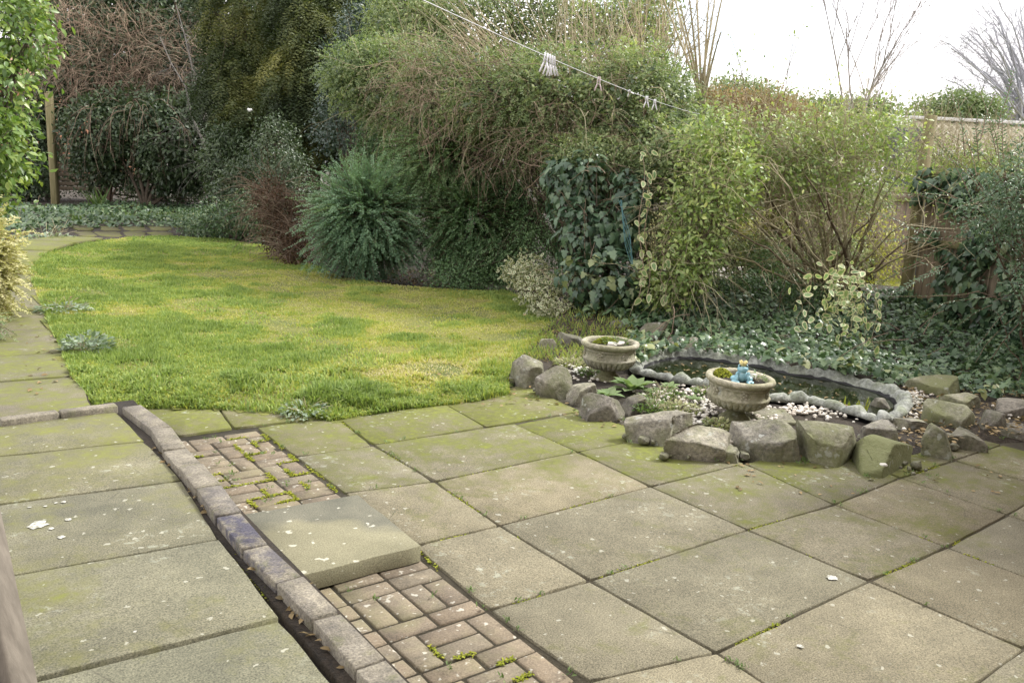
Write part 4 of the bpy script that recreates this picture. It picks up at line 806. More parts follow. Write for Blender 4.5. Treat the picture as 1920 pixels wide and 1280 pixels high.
def tuftg(name, c, n, h, w, mat, r, label, catg, lean=.5, spread=.03):
    t = thing(name, c, label, catg); p0 = np.tile(c, (n, 1))+np.c_[r.normal(0, spread, (n, 2)), np.zeros(n)]; P_ = curves(p0, np.c_[r.normal(0, lean, (n, 2)), np.ones(n)], h*(.6+.5*r.random(n)), 6, 1.0, .06, r)
    T_ = nrm(np.gradient(P_, axis=1)); sd2 = nrm(np.cross(T_, np.array([0, 0, 1.])+r.normal(0, .2, (n, 1, 3)))); ww = w*np.array([.7, 1, 1, .85, .55, .08])[None, :, None]
    V = np.stack([P_-sd2*ww, P_+sd2*ww], 2).reshape(-1, 3); i = np.arange(n)[:, None]*12+np.arange(5)[None]*2; F = np.stack([i, i+1, i+3, i+2], -1).reshape(-1, 4)
    part('blades', V, F, mat, t, tint=np.repeat(r.random(n)*.6, 5))['kind'] = 'stuff'; return t
tuftg('bulb_plant', ground_p(1090, 668), 16, .12, .004, M_herb, r, 'tuft of narrow bulb leaves left of the mossy urn', 'plant')
tuftg('bulb_plant', ground_p(1745, 760), 14, .10, .004, M_herb, r, 'tuft of narrow bulb leaves in white pebbles right of the pond', 'plant')
tuftg('bulb_plant', ground_p(1610, 775), 16, .13, .008, M_moss, r, 'mossy bulb stumps at the front right of the pond rim', 'plant', .12, .05)
# ------------------------------------------------------------------ shrubs, hedges and trees
def gz(x, y, z=0.): return G(x, y, z)
def under(x, y, dep):                                    # ground point below the point seen at (x, y) at a distance
    p = at(x, y, dep); p[2] = 0.; return p
# leaf colours
ML_laurel = ML('laurel_leaf', [(.045, .085, .022), (.085, .145, .035), (.14, .205, .05), (.24, .29, .07)], .38, .35, .5, gain=1.4)
ML_golden = ML('golden_leaf', [(.16, .18, .07), (.28, .28, .12), (.38, .365, .19), (.48, .46, .28)], .5, .3, .3, gain=1.25)
ML_dark = ML('evergreen_leaf', [(.018, .034, .016), (.032, .054, .024), (.055, .082, .037), (.085, .11, .055)], .4, .2, .5, gain=1.45)
ML_yew = ML('cypress_spray', [(.018, .028, .012), (.04, .054, .02), (.09, .098, .032), (.16, .155, .05)], .55, .25, .3)
ML_holly = ML('holly_leaf', [(.022, .04, .03), (.038, .06, .046), (.07, .092, .075)], .36, .1, .5)
ML_grey = ML('greygreen_leaf', [(.045, .088, .052), (.085, .145, .086), (.14, .215, .13), (.215, .295, .185)], .5, .25, .35)
ML_loni = ML('small_dark_leaf', [(.022, .045, .02), (.045, .078, .034), (.085, .125, .058)], .45, .25, .4, gain=2.6)
ML_hedge = ML('hedge_leaf', [(.055, .085, .04), (.095, .128, .058), (.145, .175, .085), (.205, .215, .11)], .5, .3, .35, gain=1.95)
ML_ivy = ML('ivy_leaf', [(.014, .030, .016), (.026, .052, .028), (.046, .080, .044), (.075, .11, .06), (.15, .16, .06)], .34, .15, .5)
ML_ivyg = ML('ground_ivy_leaf', [(.018, .038, .018), (.034, .064, .03), (.06, .10, .048), (.10, .14, .07), (.19, .19, .08)], .38, .2, .5)
ML_vari = ML('variegated_leaf', [(.07, .12, .05), (.11, .17, .07), (.17, .23, .10)], .45, .25, .4, margin=(.58, .57, .34))
ML_light = ML('fresh_leaf', [(.07, .115, .035), (.12, .17, .05), (.18, .225, .075), (.28, .30, .12)], .42, .3, .45, gain=1.8)
ML_yellow = ML('yellow_leaf', [(.20, .22, .05), (.34, .34, .08), (.50, .48, .16)], .5, .35, .3, gain=1.1)
ML_red = ML('rusty_leaf', [(.05, .032, .022), (.09, .054, .034), (.14, .088, .055)], .7, .2, .2, gain=1.)
ML_pyra = ML('firethorn_leaf', [(.025, .055, .03), (.05, .09, .05), (.09, .135, .08), (.15, .19, .12)], .33, .2, .5)

def shrub(name, label, base, blobs, sets, r, mat_trunk=None, n_l=14, r0=.05, twigs=60, catg='shrub', group=None, crown='foliage'):
    t = thing(name, base, label, catg, group)
    V, F = limbs(base, blobs, r, n_l, r0, twigs); part('trunk', V, F, mat_trunk or M_bark, t)
    for k, (Ls, m) in enumerate(sets): leaf_part(crown, Ls, m, t)
    return t
def spray_shrub(name, label, base, c, rad, n, ln, per, size, mat, r, droop=1.5, upb=.5, tint0=.3, tm=T_DIAM, mix=None, extra=None, catg='shrub', front=.6, nst=6, tb=.55, n_l=10):
    """shoots arching out of a low crown, each set with small leaves"""
    t = thing(name, base, label, catg); d = nrm(r.normal(size=(n, 3))+np.array([0, 0, upb])); m = ((d@AY) > 0) & (r.random(n) < front); d[m] -= 2*(d[m]@AY)[:, None]*AY
    p0 = c+b2w(np.c_[d@AX, d@AY, d[:, 2]]*rad*(.25+.6*r.random((n, 1)))); p0[:, 2] = np.maximum(p0[:, 2], .08)
    P = curves(p0, d+r.normal(0, .16, d.shape), ln*(.35+.95*r.random(n)**1.3), nst, droop, .12, r); P[..., 2] = np.maximum(P[..., 2], .03)
    tint = np.clip(tint0+.5*(P[:, -1, 2]-base[2])/max(.5, 2*rad[2])*tb+.3*(r.random(n)-.5), 0, 1)
    leaf_part('foliage', spray_set(P, per, size, tm, r, tint), mat, t)
    Q_ = P[:, ::2]; R = np.linspace(.0045, .0014, Q_.shape[1])[None]*np.ones((n, 1)); tube_part('shoots', Q_, R, M_twig, t, r)['kind'] = 'stuff'
    V, F = limbs(base, [(c, rad*.8)], r, n_l, .035, 40); part('trunk', V, F, M_bark, t); return t
def twig_mass(parent, p0, d0, ln, n, droop, wig, rad, mat, r, name='twigs', sub=0):
    P = curves(p0, d0, ln, n, droop, wig, r); R = rad*np.linspace(1, .35, n)[None]*(.6+.8*r.random(len(P)))[:, None]; lst = [(P, R)]
    if sub:
        i = np.repeat(np.arange(len(P)), sub); k = r.integers(1, n-1, len(i)); T_ = nrm(P[i, k+1]-P[i, k])
        P2 = curves(P[i, k], T_+r.normal(0, .55, (len(i), 3)), np.asarray(ln)[i]*(.25+.35*r.random(len(i))), n, droop, wig, r); lst.append((P2, rad*.55*np.linspace(1, .35, n)[None]*np.ones((len(i), 1))))
    Pa = np.concatenate([a for a, _ in lst]); Ra = np.concatenate([b for _, b in lst]); Pa[..., 2] = np.maximum(Pa[..., 2], .02); o = tube_part(name, Pa, Ra, mat, parent, r); o['kind'] = 'stuff'; return o
def in_blobs(blobs, n, r, depth=.6): return shell(blobs, n, r, depth, .2, front=.6)

# --- far back: dark evergreen trees closing the garden
r = rng(201)
bt = [('evergreen_tree', 'dark evergreen tree behind the bare brown shrub at the far left', [(150,40,120,110,27,2.0),(230,130,110,100,26.5,1.6)], (190,300), 27),
      ('evergreen_tree', 'dark evergreen tree behind the leaning bare branches at back centre', [(330,30,110,100,27,2.0),(370,140,110,110,26,1.6),(300,210,90,80,26,1.2)], (340,320), 27),
      ('evergreen_tree', 'dark evergreen tree filling the background behind the yellowish conifers', [(520,60,130,150,26,2.2),(560,220,120,110,25,1.6),(450,230,90,100,25,1.4)], (520,320), 26),
      ('evergreen_tree', 'tall dark tree rising behind the holly and overgrown hedge', [(700,20,130,130,20,1.8),(760,140,110,120,19,1.5),(650,180,90,120,19,1.2),(740,290,120,70,18.5,1.0)], (700,300), 20)]
for nm, lab, bl_, (bx, by), dep in bt:
    B = [blob(*q) for q in bl_]; shrub(nm, lab, under(bx, by, dep), B, [(foliage(B, 3600, 8, .16, .16, T_OVAL, r, .3, .6, .8, .6, .3, .7), ML_dark)], r, n_l=14, r0=.13, twigs=120, catg='tree', group='dark trees behind the garden', crown='crown')
# far hedge and fence behind
r = rng(203)
B = [blob(90,330,70,70,27,.9), blob(230,340,110,60,28,.9), blob(400,345,110,70,27,.9), blob(540,360,110,80,24,.9)]
shrub('boundary_hedge', 'low dark hedge closing the far end of the garden', under(300, 340, 27.5), B, [(foliage(B, 2200, 8, .12, .09, T_OVAL, r, .2, .5, .8, .5, .2, .8), ML_dark)], r, n_l=20, r0=.05, twigs=80, catg='hedge')
fn = thing('slatted_fence', under(150, 300, 26), 'dark weathered slatted fence glimpsed behind the timber post', 'fence')
a0, a1 = under(105, 300, 25.5), under(205, 300, 26.5)
for k in range(11): V, F = beam(a0+[0, 0, .35+k*.14], a1+[0, 0, .35+k*.14], .02, .11); part('slat', V, F, M_fence, fn)
for p in (a0, a1): V, F = beam(p+[0, 0, -.05], p+[0, 0, 2.0], .09, .09, (1, 0, 0)); part('post', V, F, M_fence, fn)
# brick house glimpsed over the back hedge
M_hbrick = plain('house_brick', (.36, .17, .10), (.48, .25, .15), 6, .9, .3); M_tile = plain('roof_tile', (.20, .12, .09), (.30, .19, .14), 8, .9, .4)
def house(loc, w, d, h, rh, rz, label):
    t = thing('brick_house', loc, label, 'house', 'houses beyond the gardens'); V, F = box(0, 0, h/2, w, d, h, .01, 0); ca, sa = math.cos(rz), math.sin(rz)
    rot = lambda V: np.c_[V[:, 0]*ca-V[:, 1]*sa, V[:, 0]*sa+V[:, 1]*ca, V[:, 2]]+loc
    part('wall', rot(V), F, M_hbrick, t)
    V = np.array([(-w/2-.3, -d/2-.4, h), (w/2+.3, -d/2-.4, h), (w/2+.3, 0, h+rh), (-w/2-.3, 0, h+rh), (-w/2-.3, d/2+.4, h), (w/2+.3, d/2+.4, h), (-w/2-.3, -d/2-.4, h-.15), (w/2+.3, -d/2-.4, h-.15), (-w/2-.3, d/2+.4, h-.15), (w/2+.3, d/2+.4, h-.15)])
    ro = part('roof', rot(V), [(0, 1, 2, 3), (3, 2, 5, 4), (6, 7, 1, 0), (4, 5, 9, 8), (6, 0, 3, 3), (7, 1, 2, 2), (0, 6, 8, 4), (1, 5, 9, 7), (6, 8, 9, 7)][:4]+[(0, 6, 8, 4), (1, 5, 9, 7), (0, 4, 3, 3), (1, 2, 5, 5)][:2], M_tile, t)
    V, F = box(w*.3, 0, h+rh+.3, .7, .5, 1.6, .01); ch = part('chimney', rot(V), F, M_hbrick, ro)
    V, F = join([box(w*.3-.16, 0, h+rh+1.3, .22, .22, .4, .02), box(w*.3+.16, 0, h+rh+1.3, .22, .22, .4, .02)]); part('chimney_pot', rot(V), F, M_tile, ch)
    for k in (-1, 1):
        V, F = box(k*w*.25, -d/2-.01, h*.7, 1.2, .06, 1.1, .01); wn_ = part('window', rot(V), F, M_white, t); V, F = box(k*w*.25, -d/2-.03, h*.7, 1.0, .06, .9, .005); part('pane', rot(V), F, M_black, wn_)
house(under(60, 200, 50), 9, 7, 5.2, 2.2, -YAW+.9, 'orange brick house glimpsed through branches at the far left')
house(under(1270, 190, 75), 9, 7, 5.6, 2.8, -YAW+.5, 'distant house with chimney showing above the hedge at right centre')
house(under(1510, 200, 95), 8, 7, 5.0, 2.5, -YAW+.2, 'distant reddish roof low on the skyline between bare trees')

# --- bare brown shrub and rhododendron at the far left
r = rng(211); dep = 23.5
B = [blob(250,240,120,70,dep,1.1), blob(330,260,100,80,dep-.3,1.0), blob(190,250,70,60,dep-.4,.8), blob(390,220,60,60,dep,.8), blob(300,320,110,45,dep+.6,.7), blob(180,310,50,40,dep+.8,.5), blob(400,310,60,60,dep+.4,.7)]
shrub('rhododendron', 'rounded dark rhododendron under bare brown twigs at the back left', under(270, 330, dep), B, [(foliage(B, 2600, 8, .12, .14, T_OVAL, r, .35, .7, .7, .4, .25, .8), ML_dark)], r, n_l=12, r0=.07, twigs=60)
t = thing('bare_shrub', under(200, 330, dep+.6), 'large bare brown twiggy shrub arching over the rhododendron at back left', 'shrub')
Bt = [blob(220,105,130,75,dep+.5,1.2), blob(140,90,60,75,dep+.6,1.), blob(340,110,70,70,dep+.4,1.)]
V, F = limbs(WL[t.name], Bt, r, 16, .04, 120); part('branch', V, F, M_twig, t)['kind'] = 'stuff'
p0, nn = in_blobs(Bt, 700, r); twig_mass(t, p0, nn+r.normal(0, .8, p0.shape)+[0, 0, .2], .6+.7*r.random(len(p0)), 6, .5, .2, .007, M_twig2, r, sub=3)
Bh = [blob(190,210,60,20,dep-1.2,.4), blob(270,215,90,25,dep-1.2,.4), blob(150,215,30,25,dep-1,.4)]
p0, nn = in_blobs(Bh, 60, r); twig_mass(t, p0, nn*.6+r.normal(0, .4, p0.shape), .9+.9*r.random(len(p0)), 8, 3.0, .14, .007, M_twig, r, 'hanging_twigs', sub=2)
# leaning dead branches right of it
t = thing('bare_tree', under(420, 330, 21), 'thin bare tree with leaning grey branches in front of the conifers', 'tree'); b0 = WL[t.name]
ends = [(330,10),(380,60),(300,70),(440,150),(500,110),(420,20),(360,150),(470,200)]; P = []
for (x, y) in ends:
    e = at(x, y, 20.5+r.normal()*.4); s = np.linspace(0, 1, 9)[:, None]; m = (b0*.4+e*.6)*np.array([1, 1, .7])+AX*.5; c = (1-s)**2*b0+2*s*(1-s)*m+s*s*e; c[1:-1] += r.normal(0, .05, (7, 3)); P.append(c)
P = np.array(P); tube_part('branch', P, np.linspace(.05, .010, 9)[None]*np.ones((len(P), 1)), M_twigg, t, r, 5)['kind'] = 'stuff'
i = r.integers(0, len(P), 140); k = r.integers(3, 8, 140); twig_mass(t, P[i, k], r.normal(0, 1, (140, 3))+[0, 0, .2], .6+.8*r.random(140), 6, .5, .2, .007, M_twigg, r, sub=3)

# --- yellowish conifers
r = rng(221)
def conifer(lab, bl_, base, dep):
    B = [blob(*q) for q in bl_]; t = thing('conifer_tree', under(*base, dep), lab, 'tree', 'conifers with hanging yellowish sprays'); V, F = limbs(WL[t.name], B, r, 22, .11, 60); part('trunk', V, F, M_bark, t)
    p, nn = shell(B, 1300, r, .4, .35, front=.75); P = curves(p, nn+np.array([0, 0, .1]), .35+.35*r.random(len(p)), 6, 2.2, .1, r); tint = np.clip(.45+.7*(vnoise(p, 1.1, 3)-.5)*1.6+.25*(r.random(len(p))-.5), 0, 1)
    i = np.repeat(np.arange(len(P)), 3); P = P[i]+r.normal(0, .08, (len(i), 1, 3)); leaf_part('crown', spray_set(P, 14, .10, T_LONG, r, tint[i], 0.), ML_yew, t)
conifer('yellow-green conifer with hanging sprays at the top centre-left, left one', [(470,60,70,110,19.5,1.0),(450,190,60,90,19,.8),(500,250,60,70,18.5,.7)], (470,320), 19.5)
conifer('yellow-green conifer with hanging sprays beside the blue-grey holly', [(585,50,75,120,18.5,1.1),(570,190,60,90,18,.8),(600,120,50,120,18,.8)], (585,330), 18.5)
# holly
r = rng(225); B = [blob(645,180,45,80,14.5,.5), blob(660,110,50,60,14.8,.5), blob(625,250,40,40,14.2,.4), blob(690,60,50,60,15,.6)]
shrub('holly_tree', 'blue-grey glossy holly standing behind the grey-green shrub', under(650, 330, 14.8), B, [(foliage(B, 900, 7, .07, .065, T_OVAL, r, .1, .7, .8, .4, .25, .7), ML_holly)], r, r0=.06, catg='tree', crown='crown')
# mixed dark undergrowth under the conifers
r = rng(227)
for lab, bl_, base, dep, m, tm, sz in [('dark glossy laurel bush below the left conifer with a white flower', [(440,300,60,70,18,.7),(470,360,60,60,17,.6)], (450,400), 17.6, ML_dark, T_LONG, .11),
        ('sprawling green bush below the conifers behind the rusty shrub', [(520,290,50,70,16.5,.6),(540,340,50,60,16,.6)], (525,400), 16.4, ML_dark, T_OVAL, .06),
        ('dark bush filling the gap above the arching shrub', [(735,300,70,70,14,.5),(770,340,60,60,13.6,.5)], (740,420), 14, ML_loni, T_OVAL, .06),
        ('low dark bush at the far right corner of the lawn', [(430,410,70,30,15.8,.5),(490,400,50,40,15.6,.4),(380,420,50,20,16.6,.4)], (450,440), 15.9, ML_ivyg, T_OVAL, .06)]:
    B = [blob(*q) for q in bl_]; shrub('undergrowth_bush', lab, under(*base, dep), B, [(foliage(B, 1000, 7, .08, sz, tm, r, .3, .6, .8, .4, .25, .75), m)], r, r0=.035)
tag(part('camellia_flower', spheres([((0, 0, 0), .035), ((.03, 0, .01), .025), ((-.025, 0, .015), .025)], 2)[0]+at(468, 207, 16.6), spheres([((0, 0, 0), .035), ((.03, 0, .01), .025), ((-.025, 0, .015), .025)], 2)[1], M_white, smooth=True), 'single white flower on the dark laurel bush below the conifer', 'flower')

# --- rusty shrub
r = rng(231); B = [blob(535,420,40,70,13.2,.45), blob(560,470,30,50,12.7,.4), blob(505,370,30,40,13.6,.35)]
t = shrub('rusty_shrub', 'rust-brown dying shrub left of the grey-green arching shrub', under(540, 480, 13.1), B, [(foliage(B, 900, 7, .06, .05, T_DIAM, r, .4, .5, .9, .6, .25, .6), ML_red)], r, M_twig, r0=.02, twigs=160)
p0, nn = in_blobs(B, 260, r); twig_mass(t, p0, nn+r.normal(0, .5, p0.shape)+[0, 0, .4], .4+.4*r.random(len(p0)), 6, .8, .15, .0045, M_twig, r, sub=2)
# --- grey-green arching shrub
r = rng(233); dep = 11.5
spray_shrub('arching_shrub', 'large grey-green shrub with arching feathery shoots at the lawn edge', gz(690, 528), at(690, 418, dep), np.array([.68, .58, .66]), 1700, .55, 36, .042, ML_grey, r, .6, .2, .3)
# --- dark green bush right of it
r = rng(235)
spray_shrub('box_leaved_shrub', 'dark green small-leaved shrub right of the grey-green arching shrub', gz(890, 538), at(890, 430, 11.5), np.array([.70, .5, .68]), 1700, .5, 34, .038, ML_loni, r, .7, .15, .2)
spray_shrub('box_leaved_shrub', 'dark green feathery shrub growing up between the arching shrub and hedge', gz(815, 530)+AY*.6, at(835, 300, 11.6), np.array([.62, .5, .5]), 1300, .5, 34, .038, ML_loni, r, .6, .3, .45)
B = [blob(955,420,60,120,11.6,.5), blob(930,500,80,55,11.2,.4), blob(1000,330,60,80,11.4,.5), blob(1010,470,60,90,11.0,.4), blob(860,520,60,35,11.0,.35)]
shrub('dark_bush', 'shaded olive bush between the dark shrub and the ivy stump', gz(950, 542)+AY*.4, B, [(foliage(B, 2600, 8, .07, .036, T_DIAM, r, .3, .5, .9, .5, .25, .7), ML_loni)], r, r0=.03, twigs=200)
# --- overgrown hedge mound
r = rng(241); dep = 10.8
B = [blob(1060,200,190,95,dep,.9), blob(890,190,140,90,dep+1.0,.8), blob(1190,220,110,110,dep-.4,.8), blob(770,170,100,80,dep+1.8,.7), blob(1050,260,120,60,dep,.6), blob(1250,290,60,70,dep-1.2,.5), blob(700,150,90,70,dep+2.2,.7), blob(1130,300,110,50,dep-.8,.5)]
hb = gz(1120, 585)+AY*1.2; hb[2] = 0
t = thing('overgrown_hedge', hb, 'huge overgrown hedge tangled with bare brown twigs under the washing line', 'hedge')
V, F = limbs(hb, B, r, 34, .06, 300); part('trunk', V, F, M_bark, t)
leaf_part('foliage', foliage(B, 11000, 9, .06, .052, T_DIAM, r, .3, .5, .9, .6, .6, .75), ML_hedge, t)
leaf_part('mixed_foliage', cat(foliage(B, 420, 7, .07, .075, T_OVAL, r, .3, .6, .8, .2, .5, .85), foliage(B, 260, 5, .06, .06, T_IVY, r, .5, .6, .7, .15, .5, .85)), ML_dark, t)
leaf_part('pale_foliage', foliage(B, 380, 6, .06, .05, T_OVAL, r, .3, .6, .8, .12, .5, .8), ML_light, t)
p0, nn = in_blobs(B, 3200, r, .15); P = curves(p0, nn+r.normal(0, .5, p0.shape), .18+.25*r.random(len(p0)), 6, .9, .14, r); leaf_part('leafy_shoots', spray_set(P, 15, .042, T_DIAM, r, np.clip(.4+.5*(r.random(len(P))-.5), 0, 1)), ML_hedge, t)
Bb = [blob(930,190,150,75,dep+.3,.8), blob(1040,230,120,60,dep-.2,.7), blob(1150,190,110,70,dep-.4,.7), blob(830,170,90,70,dep+.9,.7)]
p0, nn = in_blobs(Bb, 1080, r, .05); twig_mass(t, p0, nn*.7+r.normal(0, .8, p0.shape), .3+.55*r.random(len(p0)), 8, .9, .26, .0036, M_twig2, r, sub=2); p0, nn = in_blobs(B[:4], 170, r, .1); twig_mass(t, p0, nn*.8+r.normal(0, .6, p0.shape)+[0, 0, .5], .5+.7*r.random(len(p0)), 8, .9, .12, .005, M_twigp, r, 'arching_stems', sub=2)
p0, nn = in_blobs([blob(1080,260,130,40,dep-.6,.5), blob(960,280,90,40,dep-.3,.5)], 120, r, .2); twig_mass(t, p0, nn*.4+r.normal(0, .8, p0.shape), .35+.4*r.random(len(p0)), 8, 1.5, .3, .0032, M_twig, r, 'hanging_twigs', sub=1)
# long arching pale stems and upright shoots at its top
t = thing('coppiced_shrub', hb+AY*.8, 'tall pale bare shoots sprouting above the overgrown hedge', 'shrub'); r = rng(243)
s0 = np.array([at(x, y, dep+.6) for x, y in zip(r.uniform(930, 1060, 46), r.uniform(120, 175, 46))])
P = curves(s0, np.array([-.75, .1, .65])*0+AX*-.8+AZ*.55+r.normal(0, .22, (46, 3)), 1.1+.7*r.random(46), 8, -.1, .07, r); tube_part('arching_stem', P, np.linspace(.0085, .003, 8)[None]*np.ones((46, 1)), M_twigp, t, r)['kind'] = 'stuff'
s0 = np.array([at(x, y, dep+1.2+.5*r.normal()) for x, y in zip(r.uniform(1040, 1290, 130), r.uniform(60, 190, 130))])
P = curves(s0, AZ*1.0+AX*(.3*r.normal(size=(130, 1)))+r.normal(0, .18, (130, 3)), .5+1.5*r.random(130)**2, 8, 0, .10, r); tube_part('upright_shoot', P, np.linspace(.010, .003, 8)[None]*(.6+.8*r.random((130, 1))), M_twigp, t, r)['kind'] = 'stuff'
i = np.repeat(np.arange(130), 3); k = r.integers(2, 7, len(i)); twig_mass(t, P[i, k], AZ*.8+r.normal(0, .5, (len(i), 3)), .3+.4*r.random(len(i)), 6, 0, .12, .003, M_twigp, r)
V, F = limbs(WL[t.name], [(at(1150, 150, dep+1.2), np.array([.8, .4, .2]))], r, 14, .05, 0); part('trunk', V, F, M_bark, t)
# small-leaved tree behind the hedge top
r = rng(245); B = [blob(900,40,110,80,14,.9), blob(1040,40,100,70,14,.8), blob(1170,60,80,60,13.6,.6), blob(780,60,100,90,14.5,.9), blob(1230,20,40,50,13.6,.4)]
shrub('laurel_tree', 'leafy evergreen tree behind the hedge with sky between its upper leaves', under(1000, 200, 14.5), B, [(foliage(B, 2600, 7, .10, .10, T_LONG, r, .3, .7, .8, .6, .3, .6), ML_hedge)], r, r0=.07, twigs=160, catg='tree', crown='crown')
r = rng(246); B = [blob(1130,40,70,60,13,.5), blob(1210,90,60,50,12.6,.4), blob(1190,20,60,50,13.2,.4)]
shrub('laurel_bush', 'sparse leafy bush among the pale shoots at the hedge top', under(1150, 200, 13), B, [(foliage(B, 260, 7, .09, .075, T_LONG, r, .3, .7, .8, .6, .3, .6), ML_light)], r, r0=.03, twigs=100, crown='crown')

# --- ivy stump
def ivy_on(name, label, base, surf, n, mat, r, size, nobj, catg='ivy', group=None, tm=T_IVY, stuff_name='foliage', up=0.):
    """ivy leaves hanging over a surface: surf(n) -> points and outward normals; the most exposed few hundred are single leaves"""
    t = thing(name, base, label, catg, group); p, nn = surf(n); m = len(p); g = np.array([0, 0, -1.])
    tip = nrm(g-nn*(nn@g)[:, None]*.8+nn*.35+r.normal(0, .35, p.shape)); nor = nrm(nn+np.array([0, 0, .45+up])+r.normal(0, .35, p.shape)); sz = size*(.4+.95*r.random(m)); tint = np.clip(r.random(m)*.75+.3*(vnoise(p, 2)-.4), 0, 1)
    dcam = np.linalg.norm(p-CAM, axis=1)-.45*sz/size*.3+r.normal(0, .05, m); o_ = np.argsort(dcam); a, b_ = o_[:nobj], o_[nobj:]
    if nobj: leaf_objects(t, p[a]+nn[a]*.03, tip[a], nor[a], sz[a]*1.12, tm, mat, r)
    q0 = p[r.integers(0, m, min(50, max(20, m//40)))]; Ps = curves(q0-np.array([0, 0, .05]), r.normal(0, .6, q0.shape)+[0, 0, .3], np.full(len(q0), .5), 8, .5, .2, r); Ps[..., 2] = np.maximum(Ps[..., 2], .03); tube_part('stems', Ps, np.full((len(q0), 8), .004), M_twig, t, r)['kind'] = 'stuff'
    leaf_part(stuff_name, leaves(p[b_], tip[b_], nor[b_], sz[b_], tm, tint[b_]), mat, t, True); return t
r = rng(251); dep = 9.4; Bi = [blob(1085,350,70,70,dep,.32), blob(1110,440,85,80,dep-.1,.34), blob(1140,530,90,60,dep-.3,.36), blob(1040,330,30,40,dep+.1,.2), blob(1180,400,45,100,dep-.2,.28)]
ib = gz(1120, 588)
t = ivy_on('ivy_clad_stump', 'dark ivy column hanging under the overgrown hedge at the lawn end', ib, lambda n: shell(Bi, n, r, .6, .5, front=.85), 2600, ML_ivy, r, .08, 260)
V, F = limbs(ib, Bi, r, 12, .07, 60); part('trunk', V, F, M_bark, t)
r = rng(252); B = [blob(1250,430,50,110,9.9,.4), blob(1230,530,50,60,9.6,.35), blob(1180,330,70,50,9.9,.4), blob(1280,520,50,60,9.7,.35), blob(1120,300,90,40,9.6,.35)]
shrub('tangled_bush', 'dark tangled bush joining the ivy column and the honeysuckle', gz(1240, 588), B, [(foliage(B, 2000, 8, .06, .036, T_DIAM, r, .4, .5, .9, .5, .35, .75), ML_hedge)], r, M_twig, r0=.02, twigs=300)
p0, nn = in_blobs(B, 300, r, .2); twig_mass(bpy.data.objects['tangled_bush'], p0, nn*.6+r.normal(0, .8, p0.shape), .3+.4*r.random(len(p0)), 7, 1.2, .25, .0028, M_twig2, r, sub=1)
# blue-green twine hanging there
tw = thing('garden_twine', at(1165, 385, 8.6), 'blue-green plastic twine hanging down the ivy column', 'twine'); P = []
for q in range(5):
    c = np.array([at(1160+q*1.5+3*math.sin(k*.7+q)+k*2.2, 375+k*12, 8.65) for k in range(11)]); P.append(c)
m_tw = leaf_mat('twine', [(.06, .16, .18), (.10, .22, .24)], .5, .1); tube_part('strand', np.array(P), np.full((5, 11), .004), m_tw, tw, r, 4)['kind'] = 'stuff'
# variegated euonymus
r = rng(253); B = [blob(985,510,38,28,9.6,.22), blob(1010,545,40,28,9.4,.22), blob(1030,575,38,20,9.1,.2), blob(1060,530,30,26,9.4,.2)]
shrub('variegated_euonymus', 'low cream-edged variegated shrub at the corner of the lawn', gz(1015, 592), B, [(foliage(B, 300, 6, .035, .052, T_VAR, r, .1, .6, .7, .35, .25, .75), leaf_mat('euonymus_leaf', [(.10, .15, .06), (.16, .21, .09)], .45, .25, .4, margin=(.62, .60, .42)))], r, M_twig, r0=.012, twigs=60)
# --- light honeysuckle bush
r = rng(255); B = [blob(1310,400,65,100,8.7,.45), blob(1290,500,45,70,8.6,.4), blob(1370,340,60,70,8.6,.4), blob(1330,270,70,60,8.9,.45), blob(1230,520,30,60,8.8,.25)]
t = shrub('honeysuckle_bush', 'light green leafy honeysuckle left of the many-stemmed shrub', gz(1300, 585), B, [(foliage(B, 700, 7, .075, .060, T_OVAL, r, .25, .6, .8, .7, .4, .6), ML_light)], r, M_twig, r0=.018, twigs=260)
p0, nn = in_blobs(B, 160, r, .6); twig_mass(t, p0, nn+r.normal(0, .7, p0.shape), .4+.4*r.random(len(p0)), 6, .8, .15, .003, M_twigp, r, sub=2)
# --- many-stemmed deciduous shrub
r = rng(257); sb = gz(1560, 598); sb[2] = .12; t = thing('many_stemmed_shrub', sb, 'bare many-stemmed shrub fanning out above the pond with sparse pale leaves', 'shrub')
ends = [(1320,330,8.4),(1290,300,8.8),(1400,250,8.9),(1350,420,8.2),(1440,300,8.3),(1480,240,8.6),(1530,220,8.9),(1560,250,8.6),(1600,290,9.0),(1640,260,9.2),(1700,310,8.4),(1660,340,8.8),(1510,330,8.2),(1450,380,8.0),(1390,370,8.1),(1850,360,7.8),(1720,400,8.2),(1760,450,7.9),(1420,200,9.3),(1590,200,9.4),(1340,470,8.2),(1640,400,8.6),(1560,320,9.2),(1480,420,8.4),(1380,290,8.7),(1500,280,8.9)]
P = []
for (x, y, d_) in ends:
    e = at(x, y, d_); s = np.linspace(0, 1, 10)[:, None]; b_ = sb+np.r_[r.normal(0, .12, 2), 0]; m = b_+(e-b_)*np.array([.42, .42, .62]); c = (1-s)**2*b_+2*s*(1-s)*m+s*s*e; c[1:-1] += r.normal(0, .016, (8, 3)); P.append(c)
P = np.array(P); R = np.linspace(.026, .006, 10)[None]*(.55+.7*r.random((len(P), 1)))
for k in range(len(P)): tube_part('stem', P[k:k+1], R[k:k+1], M_twigp if k % 3 else M_twig, t, r, 6)
i = np.repeat(np.arange(len(P)), 12); k = r.integers(2, 9, len(i)); T_ = nrm(P[i, k+1]-P[i, k-1]); d0 = T_+r.normal(0, .55, (len(i), 3))+[0, 0, .1]
P2 = curves(P[i, k], d0, .35+.5*r.random(len(i)), 7, .2, .13, r); tube_part('twigs', P2, np.linspace(.0050, .0016, 7)[None]*np.ones((len(i), 1)), M_twigp, t, r)['kind'] = 'stuff'
